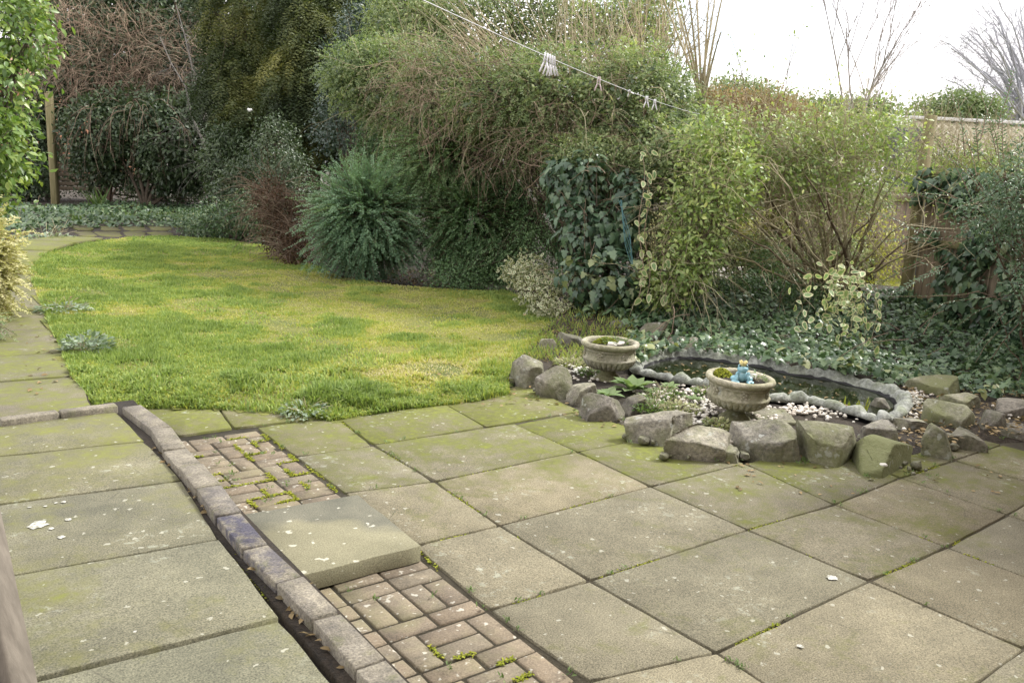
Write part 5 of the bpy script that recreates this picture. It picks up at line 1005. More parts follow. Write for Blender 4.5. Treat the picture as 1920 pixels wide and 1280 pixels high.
i2 = np.repeat(np.arange(len(P2)), 3); k2 = r.integers(1, 6, len(i2)); P3 = curves(P2[i2, k2], nrm(P2[i2, k2+1]-P2[i2, k2])+r.normal(0, .6, (len(i2), 3)), .15+.25*r.random(len(i2)), 6, .2, .15, r); tube_part('twiglets', P3, np.full((len(i2), 6), .0017), M_twigp, t, r)['kind'] = 'stuff'
q = P3[:, 2:].reshape(-1, 3); q = q[(r.random(len(q)) < np.clip((q[:, 2]-.8)*.55, .1, .8))]; q = q+r.normal(0, .02, q.shape); nq = len(q)
leaf_part('foliage', leaves(q, r.normal(0, 1, q.shape)+[0, 0, -.2], r.normal(0, .5, q.shape)+[0, 0, 1], .026+.026*r.random(nq), T_OVAL, r.random(nq)), ML_light, t)
B = [blob(1420,270,110,60,9.2,.5), blob(1560,250,110,55,9.3,.5), blob(1660,280,70,50,9.2,.4), blob(1500,320,130,50,9.1,.5)]
r = rng(259); shrub('privet_hedge', 'loose pale green hedge behind the many-stemmed shrub along the boundary', gz(1500, 570)+AY*1.5, B, [(foliage(B, 750, 6, .10, .055, T_OVAL, r, .2, .5, .9, .8, .45, .5), ML_light)], r, M_twigp, n_l=40, r0=.014, twigs=700, catg='hedge'); p0, nn = in_blobs(B, 260, r, .7); twig_mass(bpy.data.objects['privet_hedge'], p0, nn*.5+r.normal(0, .6, p0.shape)+[0, 0, .6], .4+.5*r.random(len(p0)), 6, .1, .12, .0028, M_twigp, r, sub=2)
# variegated trailing vine
r = rng(261); vb = gz(1575, 640); vb[2] = .15; t = thing('variegated_vine', vb, 'trailing variegated vine with cream-edged leaves hanging towards the pond', 'vine')
starts = [((1565,480),12,70),((1590,500),14,95),((1560,510),10,50),((1610,500),11,70),((1620,560),12,130),((1640,560),10,110),((1575,560),12,110),((1500,540),9,70),((1545,560),8,60),((1600,530),12,90),((1520,500),6,60),((1570,530),16,60),((1600,550),16,70),((1580,500),14,60),((1620,520),14,80),((1550,540),10,50)]
lp_, P = [], []
for (x, y), nlf, drop in starts:
    d_ = 7.7+.15*r.normal(); c = np.array([at(x+r.normal()*2+4*math.sin(k*.8+x), y+drop*k/9., d_) for k in range(10)]); P.append(c)
    for k in range(nlf): lp_.append(c[int(k*9.9/nlf)]+r.normal(0, .035, 3))
lp_ = np.array(lp_); m = len(lp_); tube_part('stem', np.array(P), np.full((len(P), 10), .0022), M_twigp, t, r)['kind'] = 'stuff'
leaf_objects(t, lp_, nrm(-AY*.4+r.normal(0, .6, (m, 3))+[0, 0, -.35]), nrm(-AY*.8+r.normal(0, .35, (m, 3))+[0, 0, .5]), .055+.04*r.random(m), T_VAR, ML_vari, r)
r = rng(262); vb = gz(1225, 590); vb[2] = .1; t = thing('variegated_vine', vb, 'variegated vine with large pale-edged leaves climbing beside the ivy column', 'vine')
lp_, P = [], []
for (x, y, x2, y2, nlf) in [(1205,290,1200,560,20),(1212,330,1215,560,14),(1240,470,1245,570,9)]:
    c = np.array([at(x+(x2-x)*k/9.+5*math.sin(k*1.1), y+(y2-y)*k/9., 8.45) for k in range(10)]); P.append(c)
    for k in range(nlf): lp_.append(c[int(k*9.9/nlf)]+r.normal(0, .04, 3))
lp_ = np.array(lp_); m = len(lp_); tube_part('stem', np.array(P), np.full((len(P), 10), .004), M_twig, t, r)['kind'] = 'stuff'
leaf_objects(t, lp_, nrm(-AY*.3+r.normal(0, .4, (m, 3))+[0, 0, -.8]), nrm(-AY+r.normal(0, .3, (m, 3))+[0, 0, .3]), .06+.05*r.random(m), T_VAR, ML_vari, r)
# ground ivy
r = rng(265)
ip = [G(x, y, .1)[:2] for x, y in [(1080,598),(1150,598),(1190,640),(1260,628),(1330,645),(1400,662),(1470,672),(1560,690),(1650,712),(1720,712),(1760,702),(1830,735),(1920,742),(2050,760),(2100,690),(1900,640),(1690,590),(1500,572),(1300,566),(1150,572)]]
def bank(n):
    A_ = np.array(ip); P = A_.min(0)+(A_.max(0)-A_.min(0))*r.random((n*4, 2)); P = P[inpoly(P, ip) & ~inpoly(P, PC)][:n]; j = r.integers(0, ns, n//9); j = j[(PS[j]-PS.mean(0))@np.array([.62, .78]) > .15]; P[:len(j)] = PS[j]+on[j]*r.uniform(-.10, .12, (len(j), 1)); z = bed_h(P[:, 0], P[:, 1]); z[:len(j)] = .10; k = fbm(np.c_[P, 0*z], 2.2)
    return np.c_[P, z+.02+.16*k*r.random(len(P))], nrm(np.tile(-AY*.5+AZ, (len(P), 1))+r.normal(0, .25, (len(P), 3)))
ivy_on('ground_ivy', 'carpet of dark ivy covering the bank behind the pond', gz(1500, 640), bank, 10500, ML_ivyg, r, .058, 300, up=.3)
ipf = [G(x, y, .05)[:2] for x, y in [(-40,450),(60,436),(140,424),(330,421),(420,445),(560,470),(570,440),(420,385),(-40,385)]]
def bankf(n):
    A_ = np.array(ipf); P = A_.min(0)+(A_.max(0)-A_.min(0))*r.random((n*5, 2)); P = P[inpoly(P, ipf)][:n]; return np.c_[P, .02+.14*r.random(len(P))*fbm(np.c_[P, P[:, :1]*0], 1.)*2], nrm(np.tile(AZ-AY*.3, (len(P), 1))+r.normal(0, .3, (len(P), 3)))
ivy_on('ground_ivy', 'low ivy carpet beyond the far end of the lawn', gz(300, 410), bankf, 8500, ML_ivyg, r, .085, 0)
# --- boundary fence with ivy on the right
r = rng(271); fa = at(1697, 600, 10.1); fa[2] = 0; fb = at(1850, 640, 8.98); fb[2] = 0; fd = nrm(fb-fa); fnn = nrm(np.cross(fd, AZ)); fnn = fnn if fnn@(CAM-fa) > 0 else -fnn
fence = thing('board_fence', fa, 'brown close-boarded fence with ivy at the right of the pond', 'fence'); ln = 6.2; nb = int(ln/.115)
for k in range(nb):
    p = fa+fd*(.12+k*.115); tp = 1.74+r.normal(0, .004); V, F = beam(p+[0, 0, .02], p+[0, 0, tp], .106, .016, fnn); part('board', V, F, M_fence, fence, p+np.array([0, 0, .9]))
for z in (.32, 1.0, 1.62): V, F = beam(fa+fd*.05+fnn*.035+[0, 0, z], fa+fd*ln+fnn*.035+[0, 0, z], .045, .075); part('rail', V, F, M_post, fence)
V, F = beam(fa+fd*.05+fnn*.01+[0, 0, 1.775], fa+fd*ln+fnn*.01+[0, 0, 1.775], .11, .035); part('capping_rail', V, F, M_post, fence)
for k, (o_, h_) in enumerate([(0, 2.42), (1.95, 1.85), (3.9, 1.85), (5.9, 1.85)]): V, F = beam(fa+fd*o_+fnn*.05+[0, 0, -.1], fa+fd*o_+fnn*.05+[0, 0, h_], .1, .1, fnn); part('post', V, F, M_post, fence)
def fence_ivy(n):
    s = r.random(n*3)*ln; z = r.random(n*3)*1.85; p = fa+s[:, None]*fd+fnn*.05; p[:, 2] = z
    d = fbm(p, 1.3, 2.)+.22*np.exp(-(z-1.6)**2/.06)-.15*np.exp(-((s-1.25)**2/.5+(z-.75)**2/.22))+.15*np.exp(-(z/.25)**2); k = d > .425; p = p[k][:n]; m = len(p); return p+fnn*(.16*r.random((m, 1))**1.5), nrm(np.tile(fnn, (m, 1))+r.normal(0, .3, (m, 3)))
ivy_on('fence_ivy', 'dark ivy climbing over the boarded fence at the right', fa+fd*1.2, fence_ivy, 6500, ML_ivy, r, .10, 220)
# firethorn at the right edge
r = rng(275); B = [blob(1895,380,65,85,7.2,.4), blob(1930,300,50,70,7.2,.4), blob(1965,520,75,110,7.0,.4), blob(1835,400,50,50,7.3,.3), blob(2040,420,90,150,6.9,.5)]
t = shrub('firethorn', 'glossy small-leaved firethorn spilling over the fence at the right edge', at(1960, 560, 7.6)*np.array([1, 1, 0]), B, [(foliage(B, 1350, 8, .06, .042, T_LONG, r, .2, .6, .8, .6, .3, .6), ML_pyra)], r, M_twig, r0=.022, twigs=200)
s0 = np.array([at(x, y, 7.2) for x, y in [(1790,380),(1830,300),(1860,260),(1880,330),(1800,440),(1770,500),(1850,560),(1900,600),(1830,360),(1750,470)]]); d0 = np.array([AX*-.8+AZ*.3, AZ+AX*-.35, AZ*1.1+AX*-.2, AZ+AX*-.5, AX*-1., AX*-.8-AZ*.3, AX*-1-AZ*.3, AX*-.7-AZ*.6, AZ*.8-AX*.5, -AX])
P = curves(np.repeat(s0, 3, 0)+r.normal(0, .06, (30, 3)), np.repeat(d0, 3, 0)+r.normal(0, .2, (30, 3)), .4+.4*r.random(30), 8, .3, .08, r); tube_part('shoots', P, np.linspace(.005, .002, 8)[None]*np.ones((30, 1)), M_twig, t, r)['kind'] = 'stuff'
leaf_part('leafy_shoots', spray_set(P, 34, .045, T_LONG, r, np.full(30, .5), .1), ML_pyra, t)
# --- left edge: laurel and golden shrub
r = rng(281); B = [blob(15,60,75,90,9.6,.6), blob(5,170,62,80,9.4,.6), blob(-10,280,65,80,9.2,.6), blob(-90,150,110,220,9.6,.8), blob(60,20,40,40,9.7,.3), blob(-50,380,60,60,9.2,.5)]
lb = under(-60, 440, 9.5)
t = shrub('laurel_hedge', 'bright green laurel hedge at the upper left edge', lb, B, [(foliage(B, 1500, 7, .08, .088, T_OVAL, r, .45, .6, .7, .4, .28, .6), ML_laurel)], r, r0=.06, twigs=120, catg='hedge')
p, nn = shell([blob(15,70,72,85,9.3,.5), blob(8,175,60,75,9.1,.5), blob(0,280,56,75,8.9,.5), blob(70,20,34,30,9.5,.3)], 420, r, .1, .2, front=1.); m = len(p)
leaf_objects(t, p, nn*.6+r.normal(0, .6, p.shape)+[0, 0, -.5], nn+r.normal(0, .35, p.shape)+[0, 0, .8], .075+.04*r.random(m), T_OVAL, ML_laurel, r)
r = rng(283); spray_shrub('golden_shrub', 'pale yellow variegated shrub leaning over the path at the left edge', gz(-30, 650), at(-45, 510, 7.3), np.array([.26, .3, .60]), 1300, .30, 28, .044, ML_golden, r, .6, .3, .55, T_DIAM, n_l=8)
spray_shrub('dark_shrub', 'small dark shrub under the pale yellow one at the left edge', gz(-20, 655), at(-30, 610, 6.5), np.array([.12, .15, .12]), 160, .2, 26, .022, ML_hedge, r, 1.0, .4, .3, T_OVAL, n_l=5)
# ------------------------------------------------------------------ next door, skyline trees, washing line, small things
r = rng(301)
V = np.array([G(1240,500,-.02), G(1440,500,-.02), G(1440,525,-.02), G(1240,528,-.02)]); V[:, 2] = -.02
tag(part('neighbour_path', V, [(0, 3, 2, 1)], plain('pale_concrete', (.36, .34, .30), (.48, .45, .40), 3, .9, .3), loc=V.mean(0)), kind='structure')
V = np.array([at(1150, 470, 40)*[1, 1, 0], at(2300, 470, 40)*[1, 1, 0], at(2300, 470, 12.5)*[1, 1, 0], at(1240, 470, 12.5)*[1, 1, 0]])+[0, 0, -.03]
tag(part('neighbour_lawn', V, [(0, 3, 2, 1)], M_lawn, loc=V.mean(0)), kind='structure')
# neighbour's panel fence and posts
fa2, fb2 = under(1470, 400, 16.), under(1720, 400, 15.); f2 = thing('panel_fence', fa2, 'pinkish brown panel fence seen through the many-stemmed shrub', 'fence'); d2 = nrm(fb2-fa2); l2 = np.linalg.norm(fb2-fa2)
M_pink = plain('pinkish_board', (.34, .26, .22), (.44, .35, .30), 5, .9, .3, .004, (3, 3, .3))
for k in range(int(l2/.15)): p = fa2+d2*(k*.15+.07); V, F = beam(p, p+[0, 0, 1.62+.004*(k % 3)], .142, .018, np.cross(d2, AZ)); part('board', V, F, M_pink, f2, p)
for k in range(3): p = fa2+d2*(l2*k/2)-AY*.06; V, F = beam(p-[0, 0, .1], p+[0, 0, 1.85], .09, .09, AX); part('post', V, F, M_wood, f2)
for z in (.4, 1.4): V, F = beam(fa2-AY*.035+[0, 0, z], fb2-AY*.035+[0, 0, z], .04, .08); part('rail', V, F, M_wood, f2)
def bush(name, lab, bl_, base, dep, n, sz, m, tm=T_OVAL, catg='shrub', r0=.03, tw=80, mt=None, per=7, sp=.08, dpt=.5, lump=.3, group=None, crown='foliage', nl=12):
    B = [blob(*q) for q in bl_]; b_ = under(*base, dep); return shrub(name, lab, b_, B, [(foliage(B, n, per, sp, sz, tm, r, .25, .6, .85, dpt, lump, .7), m)], r, mt, nl, r0, tw, catg, group, crown)
for lab, bl_ in [('dark leafy bush behind the timber posts at the far left', [(60,260,50,90,25.5,.7),(110,180,40,60,26,.7),(40,340,50,40,24.5,.6)])]: bush('shady_bush', lab, bl_, (70, 360), 25.5, 1700, .13, ML_dark, sp=.14)
bush('yellow_shrub', 'bright yellow-green shrub next door left of the stems', [(1430,435,60,35,12,.5),(1380,455,40,25,11.8,.4)], (1420,500), 12, 300, .05, ML_yellow)
bush('yellow_shrub', 'bright yellow-green shrub next door beside the fence post', [(1640,440,40,50,11.6,.4),(1655,500,26,50,11.4,.3),(1600,470,30,40,11.8,.4)], (1640,560), 11.6, 260, .05, ML_yellow)
bush('boundary_bush', 'dark low bush at the foot of the many-stemmed shrub', [(1400,545,90,35,10.2,.4),(1520,560,70,25,9.8,.4),(1460,510,60,40,10.6,.4)], (1450,580), 10.3, 950, .044, ML_loni, sp=.07)
bush('boundary_bush', 'shadowy green bush between honeysuckle and yellow shrub', [(1330,470,70,60,10.8,.4),(1440,480,60,40,11,.4),(1560,480,60,50,11,.4),(1300,340,60,60,10.6,.4)], (1400,560), 10.9, 1200, .05, ML_hedge, sp=.08)
bush('boundary_bush', 'leafy hedge bush behind the tall fence post', [(1480,370,90,50,12.5,.5),(1600,360,70,50,12.5,.5),(1380,330,80,60,12,.5),(1340,250,60,50,12.4,.5)], (1500,480), 12.5, 1700, .06, ML_hedge, sp=.1)
ML_beech = ML('beech_leaf', [(.16, .11, .06), (.26, .18, .10), (.36, .27, .16), (.24, .24, .12)], .7, .3, .2, gain=1.)
t = bush('beech_hedge', 'brown leafed beech hedge on the skyline beyond the boundary', [(1400,215,110,40,19,.8),(1340,220,60,45,18.5,.7),(1480,230,60,30,19.5,.7)], (1400,330), 19, 2200, .075, ML_beech, sp=.12, catg='hedge', tw=200, mt=M_twigp)
bush('boundary_hedge', 'pale green hedge next door behind the tall fence post', [(1590,250,110,40,20,.7),(1700,270,70,45,19,.7),(1800,330,120,40,14.5,.5),(1500,290,120,60,18,.7)], (1650,350), 19.5, 3000, .08, ML_light, sp=.12, catg='hedge', tw=200)
bush('conifer_bush', 'rounded green tree behind the white-edged shed roof', [(1790,205,45,25,34,1.2),(1740,210,40,18,34,1.),(1840,212,30,20,34,1.)], (1790,330), 34, 900, .16, ML('far_leaf', [(.10, .15, .06), (.15, .20, .09), (.21, .26, .13)], .6, .3, gain=1.2), sp=.2, catg='tree', crown='crown')
for k, (lab, bl_, base, dep, n) in enumerate([('distant rounded green trees on the skyline at right centre', [(1540,210,60,14,80,3),(1620,212,50,16,80,3)], (1580,330), 80, 700), ('distant low green trees on the skyline left of the birch', [(1380,180,70,22,90,4),(1450,196,40,14,90,3)], (1400,330), 90, 700)]):
    bush('distant_tree', lab, bl_, base, dep, n, .45, bpy.data.materials['far_leaf'], catg='tree', sp=.6, r0=.2, group='trees on the skyline', crown='crown')
t = thing('twiggy_hedge', under(1800, 330, 13.5), 'thin twiggy hedge in front of the corrugated outbuilding roof', 'hedge'); Bq = [blob(1780,300,90,40,13.5,.4), blob(1880,300,80,40,13.3,.4), blob(1730,280,40,50,13.6,.4)]
V, F = limbs(WL[t.name], Bq, r, 30, .012, 200); part('stems', V, F, M_twigp, t)['kind'] = 'stuff'; p0, nn = in_blobs(Bq, 420, r, .8); twig_mass(t, p0, AZ*.8+r.normal(0, .45, p0.shape), .4+.4*r.random(len(p0)), 6, 0, .12, .004, M_twigp, r, sub=2); leaf_part('foliage', foliage(Bq, 260, 6, .1, .05, T_OVAL, r, .2, .5, .9, .8, .3, .5), ML_light, t)
# shed with corrugated roof and white edge
M_corr = plain('corrugated_sheet', (.19, .17, .115), (.30, .27, .19), 4, .85, .3); M_grey = plain('grey_wall', (.10, .11, .12), (.16, .17, .18), 3, .8, .2)
sc_ = under(1845, 330, 16.5); sh = thing('garden_shed', sc_, 'low outbuilding with corrugated roof and white ridge edge behind the fence', 'shed')
zt = at(1800, 231, 16.5)[2]; ze = at(1800, 283, 15.4)[2]; x0 = -1.55; x1 = 3.4; nn_ = 150; xs = np.linspace(x0, x1, nn_); wv = .018*np.sin(xs*2*np.pi/.15)
def sw(x, y, z): return sc_+AX*x+AY*y+np.array([0, 0, z])
V = np.array([sw(x, 0, zt+w) for x, w in zip(xs, wv)]+[sw(x, -1.15, ze+w) for x, w in zip(xs, wv)]); part('roof', V, [(k, nn_+k, nn_+k+1, k+1) for k in range(nn_-1)], M_corr, sh, smooth=True)
V, F = beam(sw(x0-.05, 0, zt+.045), sw(x1+.05, 0, zt+.045), .12, .06); part('ridge_cap', V, F, M_white, sh)
V = np.array([sw(x0, -1.0, 0), sw(x1, -1.0, 0), sw(x1, -1.0, ze), sw(x0, -1.0, ze), sw(x0, 1., 0), sw(x1, 1., 0), sw(x1, 1., zt-.08), sw(x0, 1., zt-.08)]); part('wall', V, [(0, 1, 2, 3), (5, 4, 7, 6), (4, 0, 3, 7), (1, 5, 6, 2)], M_grey, sh)
V, F = beam(sw(x0, -1.2, ze-.05), sw(x1, -1.2, ze-.05), .03, .09); part('gutter', V, F, M_white, sh)
# skyline trees without leaves
def bare_tree(lab, base, h, spread, r0, r, lv=5, mat=None, lean=0., kids=3, up=.55):
    t = thing('bare_tree', base, lab, 'tree', 'leafless trees on the skyline'); P = curves(base[None], np.array([[lean, 0, 1.]]), np.array([h*.42]), 7, 0, .05, r); R = np.linspace(r0, r0*.62, 7)[None]; V, F = tubes(P, R, 7); part('trunk', V, F, mat, t, tint=np.full(len(F), .5))
    L_ = h*.40; rr = r0*.6
    for l in range(lv):
        kk = kids+(1 if l else 3); i = np.repeat(np.arange(len(P)), kk); f = .35+.65*r.random(len(i)) if l else .5+.5*r.random(len(i)); x = f*(P.shape[1]-1); k = np.minimum(x.astype(int), P.shape[1]-2); q = P[i, k]+(P[i, k+1]-P[i, k])*(x-k)[:, None]; T_ = nrm(P[i, k+1]-P[i, k])
        P = curves(q, T_*.75+nrm(r.normal(size=(len(i), 3)))*spread+[0, 0, up*.25], L_*(.5+.6*r.random(len(i))), 6, -.15, .09, r); V, F = tubes(P, np.linspace(rr, rr*.45, 6)[None]*np.ones((len(i), 1)), 4 if l < 2 else 3); o = part('branches' if l < 2 else 'twigs', V, F, mat, t, tint=np.full(len(F), .6)); o['kind'] = 'stuff'; L_ *= .62; rr *= .50
    return t
r = rng(311); M_hazy = leaf_mat('hazy_twig', [(.36, .36, .40), (.46, .46, .51)], .8, 0, .1); M_birch = leaf_mat('birch_bark', [(.28, .25, .24), (.40, .37, .36)], .8, 0, .2)  # distance haze worked into the pale blue-grey of the far twigs
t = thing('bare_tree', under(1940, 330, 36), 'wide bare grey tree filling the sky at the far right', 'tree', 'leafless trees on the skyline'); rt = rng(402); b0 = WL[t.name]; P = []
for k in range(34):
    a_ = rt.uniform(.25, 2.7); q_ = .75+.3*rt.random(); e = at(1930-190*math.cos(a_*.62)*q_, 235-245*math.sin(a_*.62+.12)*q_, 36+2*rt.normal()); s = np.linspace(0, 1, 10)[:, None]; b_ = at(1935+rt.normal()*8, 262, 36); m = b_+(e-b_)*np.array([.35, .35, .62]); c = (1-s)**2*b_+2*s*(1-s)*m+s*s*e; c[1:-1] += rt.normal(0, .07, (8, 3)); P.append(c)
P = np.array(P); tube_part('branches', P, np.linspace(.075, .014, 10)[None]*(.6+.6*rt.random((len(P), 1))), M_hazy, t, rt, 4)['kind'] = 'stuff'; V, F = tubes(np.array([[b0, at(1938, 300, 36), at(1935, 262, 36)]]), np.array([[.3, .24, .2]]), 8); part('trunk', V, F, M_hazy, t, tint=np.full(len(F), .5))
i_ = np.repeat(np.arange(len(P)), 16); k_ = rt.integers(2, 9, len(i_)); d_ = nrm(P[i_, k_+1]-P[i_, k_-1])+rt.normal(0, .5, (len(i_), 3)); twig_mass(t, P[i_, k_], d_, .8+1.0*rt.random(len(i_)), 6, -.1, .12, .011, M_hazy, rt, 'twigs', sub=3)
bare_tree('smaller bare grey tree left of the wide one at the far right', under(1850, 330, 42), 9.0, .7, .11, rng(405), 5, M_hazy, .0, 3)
bare_tree('slender bare birch standing against the sky at right', under(1590, 330, 21), 8.0, .36, .05, rng(409), 4, M_birch, .06, 3)
bare_tree('thin bare sapling just right of the slender birch', under(1640, 330, 22), 4.8, .6, .03, r, 3, M_birch, .1, 3)
# wispy saplings with few leaves
t = thing('wispy_saplings', under(1440, 300, 12), 'wispy upright saplings with a few leaves against the sky', 'saplings'); r = rng(315); s0 = np.array([at(x, 330, 11.8+.3*r.normal()) for x in (1395,1400,1412,1438,1445,1330,1360,1520,1650)])
P = curves(s0, AZ+r.normal(0, .10, (9, 3)), np.array([1.6,2.3,1.9,2.1,1.7,1.9,1.4,1.3,1.2]), 9, 0, .05, r); tube_part('stem', P, np.linspace(.011, .0035, 9)[None]*np.ones((9, 1)), M_twig, t, r, 4)['kind'] = 'stuff'
q = P[:, 3:].reshape(-1, 3); q = np.repeat(q, 3, 0)+r.normal(0, .06, (len(q)*3, 3)); leaf_part('foliage', leaves(q, r.normal(0, 1, q.shape), r.normal(0, .5, q.shape)+AZ, .04+.03*r.random(len(q)), T_OVAL, r.random(len(q))), ML_light, t, True)
# pollard with tall wands
t = thing('pollard_tree', under(1312, 300, 11.2), 'stubby pollard trunk with tall curved wands beside the hedge', 'tree'); r = rng(317); b0 = WL[t.name]
P = np.array([[b0, at(1312, 300, 11.2), at(1310, 240, 11.15), at(1314, 195, 11.1)]]); V, F = tubes(P, np.array([[.09, .075, .07, .085]]), 9); part('trunk', V, F, M_bark, t)
wands = [(1290,-20),(1305,-30),(1330,-10),(1345,-30),(1260,-20),(1352,60),(1240,-10),(1275,10),(1360,-30)]; P = []
for (x, y) in wands: e = at(x, y, 10.9+.3*r.normal()); s = np.linspace(0, 1, 9)[:, None]; b_ = at(1314+r.normal()*4, 200, 11.1); m = at((x+1314)/2+(1314-x)*.1, (y+200)/2, 10.9); P.append((1-s)**2*b_+2*s*(1-s)*m+s*s*e)
P = np.array(P); tube_part('wand', P, np.linspace(.022, .008, 9)[None]*np.ones((len(P), 1)), M_twigp, t, r, 5)['kind'] = 'stuff'
i = np.repeat(np.arange(len(P)), 6); k = r.integers(2, 8, len(i)); twig_mass(t, P[i, k], AZ*.7+r.normal(0, .6, (len(i), 3)), .3+.5*r.random(len(i)), 6, 0, .1, .004, M_twigp, r)

# --- washing line and pegs
m_line, nt, b = nodes('washing_line'); b.inputs['Base Color'].default_value = (.62, .63, .66, 1); b.inputs['Roughness'].default_value = .5
la, lb_ = at(835, -4, 2.25), at(1312, 214, 8.2); dl = nrm(lb_-la); la0 = la-dl*1.6
s = np.linspace(0, 1, 60)[:, None]; P = la0+(lb_-la0)*s; P[:, 2] -= .05*(4*s*(1-s))[:, 0]
V, F = tubes(P[None], np.full((1, 60), .0015), 6); tag(part('washing_line', V, F, m_line), 'pale washing line running diagonally across the top of the photo', 'washing line')
def line_at(x):
    best = min(range(60), key=lambda k: abs(((P[k]-CAM)@RT)/((P[k]-CAM)@FW)*FPX+960-x)); lo = P[max(best-1, 0)]; hi = P[min(best+1, 59)]; f = lambda q: ((q-CAM)@RT)/((q-CAM)@FW)*FPX+960
    for _ in range(30):
        m = (lo+hi)/2
        if f(m) < x: lo = m
        else: hi = m
    return (lo+hi)/2
m_peg = plain('white_plastic', (.78, .79, .82), (.86, .86, .88), 20, .4, .0); m_pegp = plain('pinkish_plastic', (.62, .50, .50), (.72, .60, .60), 20, .4, .0); m_spring = plain('steel_spring', (.35, .35, .36), (.45, .45, .46), 20, .35, 0)
def peg(c, ang, ln_, mat, label, roll=0.):
    """two splayed legs gripping the line, joined by a wire spring"""
    t = thing('clothes_peg', c, label, 'clothes peg', 'pegs on the washing line'); dn = nrm(-AZ*math.cos(ang)+dl*math.sin(ang)); ac = nrm(np.cross(dn, AY*math.cos(roll)+dl*math.sin(roll)))
    for s_ in (-1, 1):
        a_ = c-dn*ln_*.16+ac*s_*.004; b_ = c+dn*ln_*.34+ac*s_*.006; e_ = c+dn*ln_*.84+ac*s_*.017
        V, F = join([beam(a_, b_, .009, .006, ac, .001), beam(b_, e_, .009, .006, ac, .001)]); part('leg', V, F, mat, t)
    q = np.linspace(0, 4*np.pi, 40); cc_ = c+dn*ln_*.30; n3 = np.cross(dn, ac); sp = np.array([cc_+ac*.008*math.cos(x)+dn*.006*math.sin(x)+n3*(x/(4*np.pi)-.5)*.012 for x in q]); V, F = tubes(sp[None], np.full((1, 40), .0012), 4); part('spring', V, F, m_spring, t)
for k, (x, an, ln_, mt, lab, rl) in enumerate([(1024,-.28,.075,m_peg,'leftmost peg of the white bunch on the washing line',.2),(1029,-.10,.078,m_peg,'second white peg of the bunch, hanging nearly straight',-.2),(1034,.06,.076,m_peg,'third white peg of the bunch on the washing line',.3),(1038,.2,.074,m_peg,'rightmost peg of the white bunch on the washing line',0),(1123,-.05,.066,m_pegp,'single pinkish white peg right of the bunch',.5),
      (1180,1.2,.06,m_peg,'white peg lying flat along the washing line',.3),(1213,.0,.07,m_peg,'left peg of the pair near the end of the line',0),(1228,.05,.07,m_peg,'right peg of the pair near the end of the line',.1)]): peg(line_at(x), an, ln_, mt, lab, rl)

# --- posts and other small things
def timber_post(lab, x, yb, yt, w, mat, name='timber_post'):
    g = gz(x, yb); dep = (g-CAM)@FW; h = CAM[2]+((318+(x-960)*math.tan(ROL))-yt)*dep/FPX; t = thing(name, g, lab, 'post', 'timber posts at the garden end'); V, F = beam(g-[0, 0, .1], g+np.array([0, 0, h]), w, w, AX, .006); part('shaft', V, F, mat, t); V, F = beam(g+np.array([0, 0, h]), g+np.array([0, 0, h+.04]), w*.8, w*.8, AX, .02); part('cap', V, F, mat, t)
timber_post('tall square timber post standing at the far left of the garden', 104, 385, 180, .16, M_post)
timber_post('darker timber post behind the tall one at the far left', 91, 372, 200, .16, M_bark)
# leaning weathered post close to the camera
a_ = at(34, 1290, 1.12); b_ = at(-105, 640, 1.16); dd = nrm(b_-a_); a2 = a_-dd*((a_[2]-ZW)/dd[2]); t = thing('weathered_post', a2, 'weathered grey wooden post close to the camera at the bottom left corner', 'post')
V, F = beam(a2-AX*.012, b_-AX*.012, .05, .05, AY, .004); part('shaft', V, F, plain('grey_weathered_wood', (.12, .105, .085), (.22, .195, .16), 5, .85, .25, .003, (12, 12, .3)), t)
V, F = beam(b_, b_+dd*.02, .085, .07, AY, .006); part('cap', V, F, M_wood, t)
# strap-leaved plants at the back
r = rng(321)
def strap(x, y, n, h, lab): g = gz(x, y); tuftg('strap_leaved_plant', g, n, h, .022, M_herb, r, lab, 'plant', .4, .08)
strap(185, 392, 22, .75, 'clump of upright strap leaves at the far end near the post'); strap(238, 388, 8, .5, 'small clump of strap leaves right of the larger clump')
for k in range(9): x = 150+k*30+r.normal()*8; strap(x, 414+r.normal()*3, 14, .28, ['grassy tuft in the far ivy, first from the left', 'grassy tuft in the far ivy, second from the left', 'grassy tuft in the far ivy, third from the left', 'grassy tuft in the far ivy, fourth from the left', 'grassy tuft in the far ivy, fifth from the left', 'grassy tuft in the far ivy, fourth from the right', 'grassy tuft in the far ivy, third from the right', 'grassy tuft in the far ivy, second from the right', 'grassy tuft in the far ivy, first from the right'][k])
M_silver = ML('silver_herb', [(.16, .22, .15), (.24, .30, .22), (.34, .40, .31)], .6, .25, .3, gain=1.)
def lg(x, y): g = G(x, y, .05); g[2] = lawn_h(np.array(g[0]), np.array(g[1])); return g
herb('silver_weed', lg(165, 668), .17, .14, 260, .055, T_OVAL, M_silver, r, 'silvery leafed weed overhanging the garden path edge', 'weed', .6)
herb('silver_weed', lg(572, 762), .16, .06, 240, .04, T_OVAL, M_silver, r, 'pale leafy weed at the lawn front beside the patio', 'weed', .4)
herb('clover_patch', lg(120, 590), .22, .06, 200, .05, T_OVAL, M_silver, r, 'broadleaf weeds at the lawn edge beside the path', 'weed', .4)
herb('path_weed', gz(90, 452), .45, .12, 300, .09, T_OVAL, M_silver, r, 'pale weeds spilling over the far bend of the path', 'weed', .4)
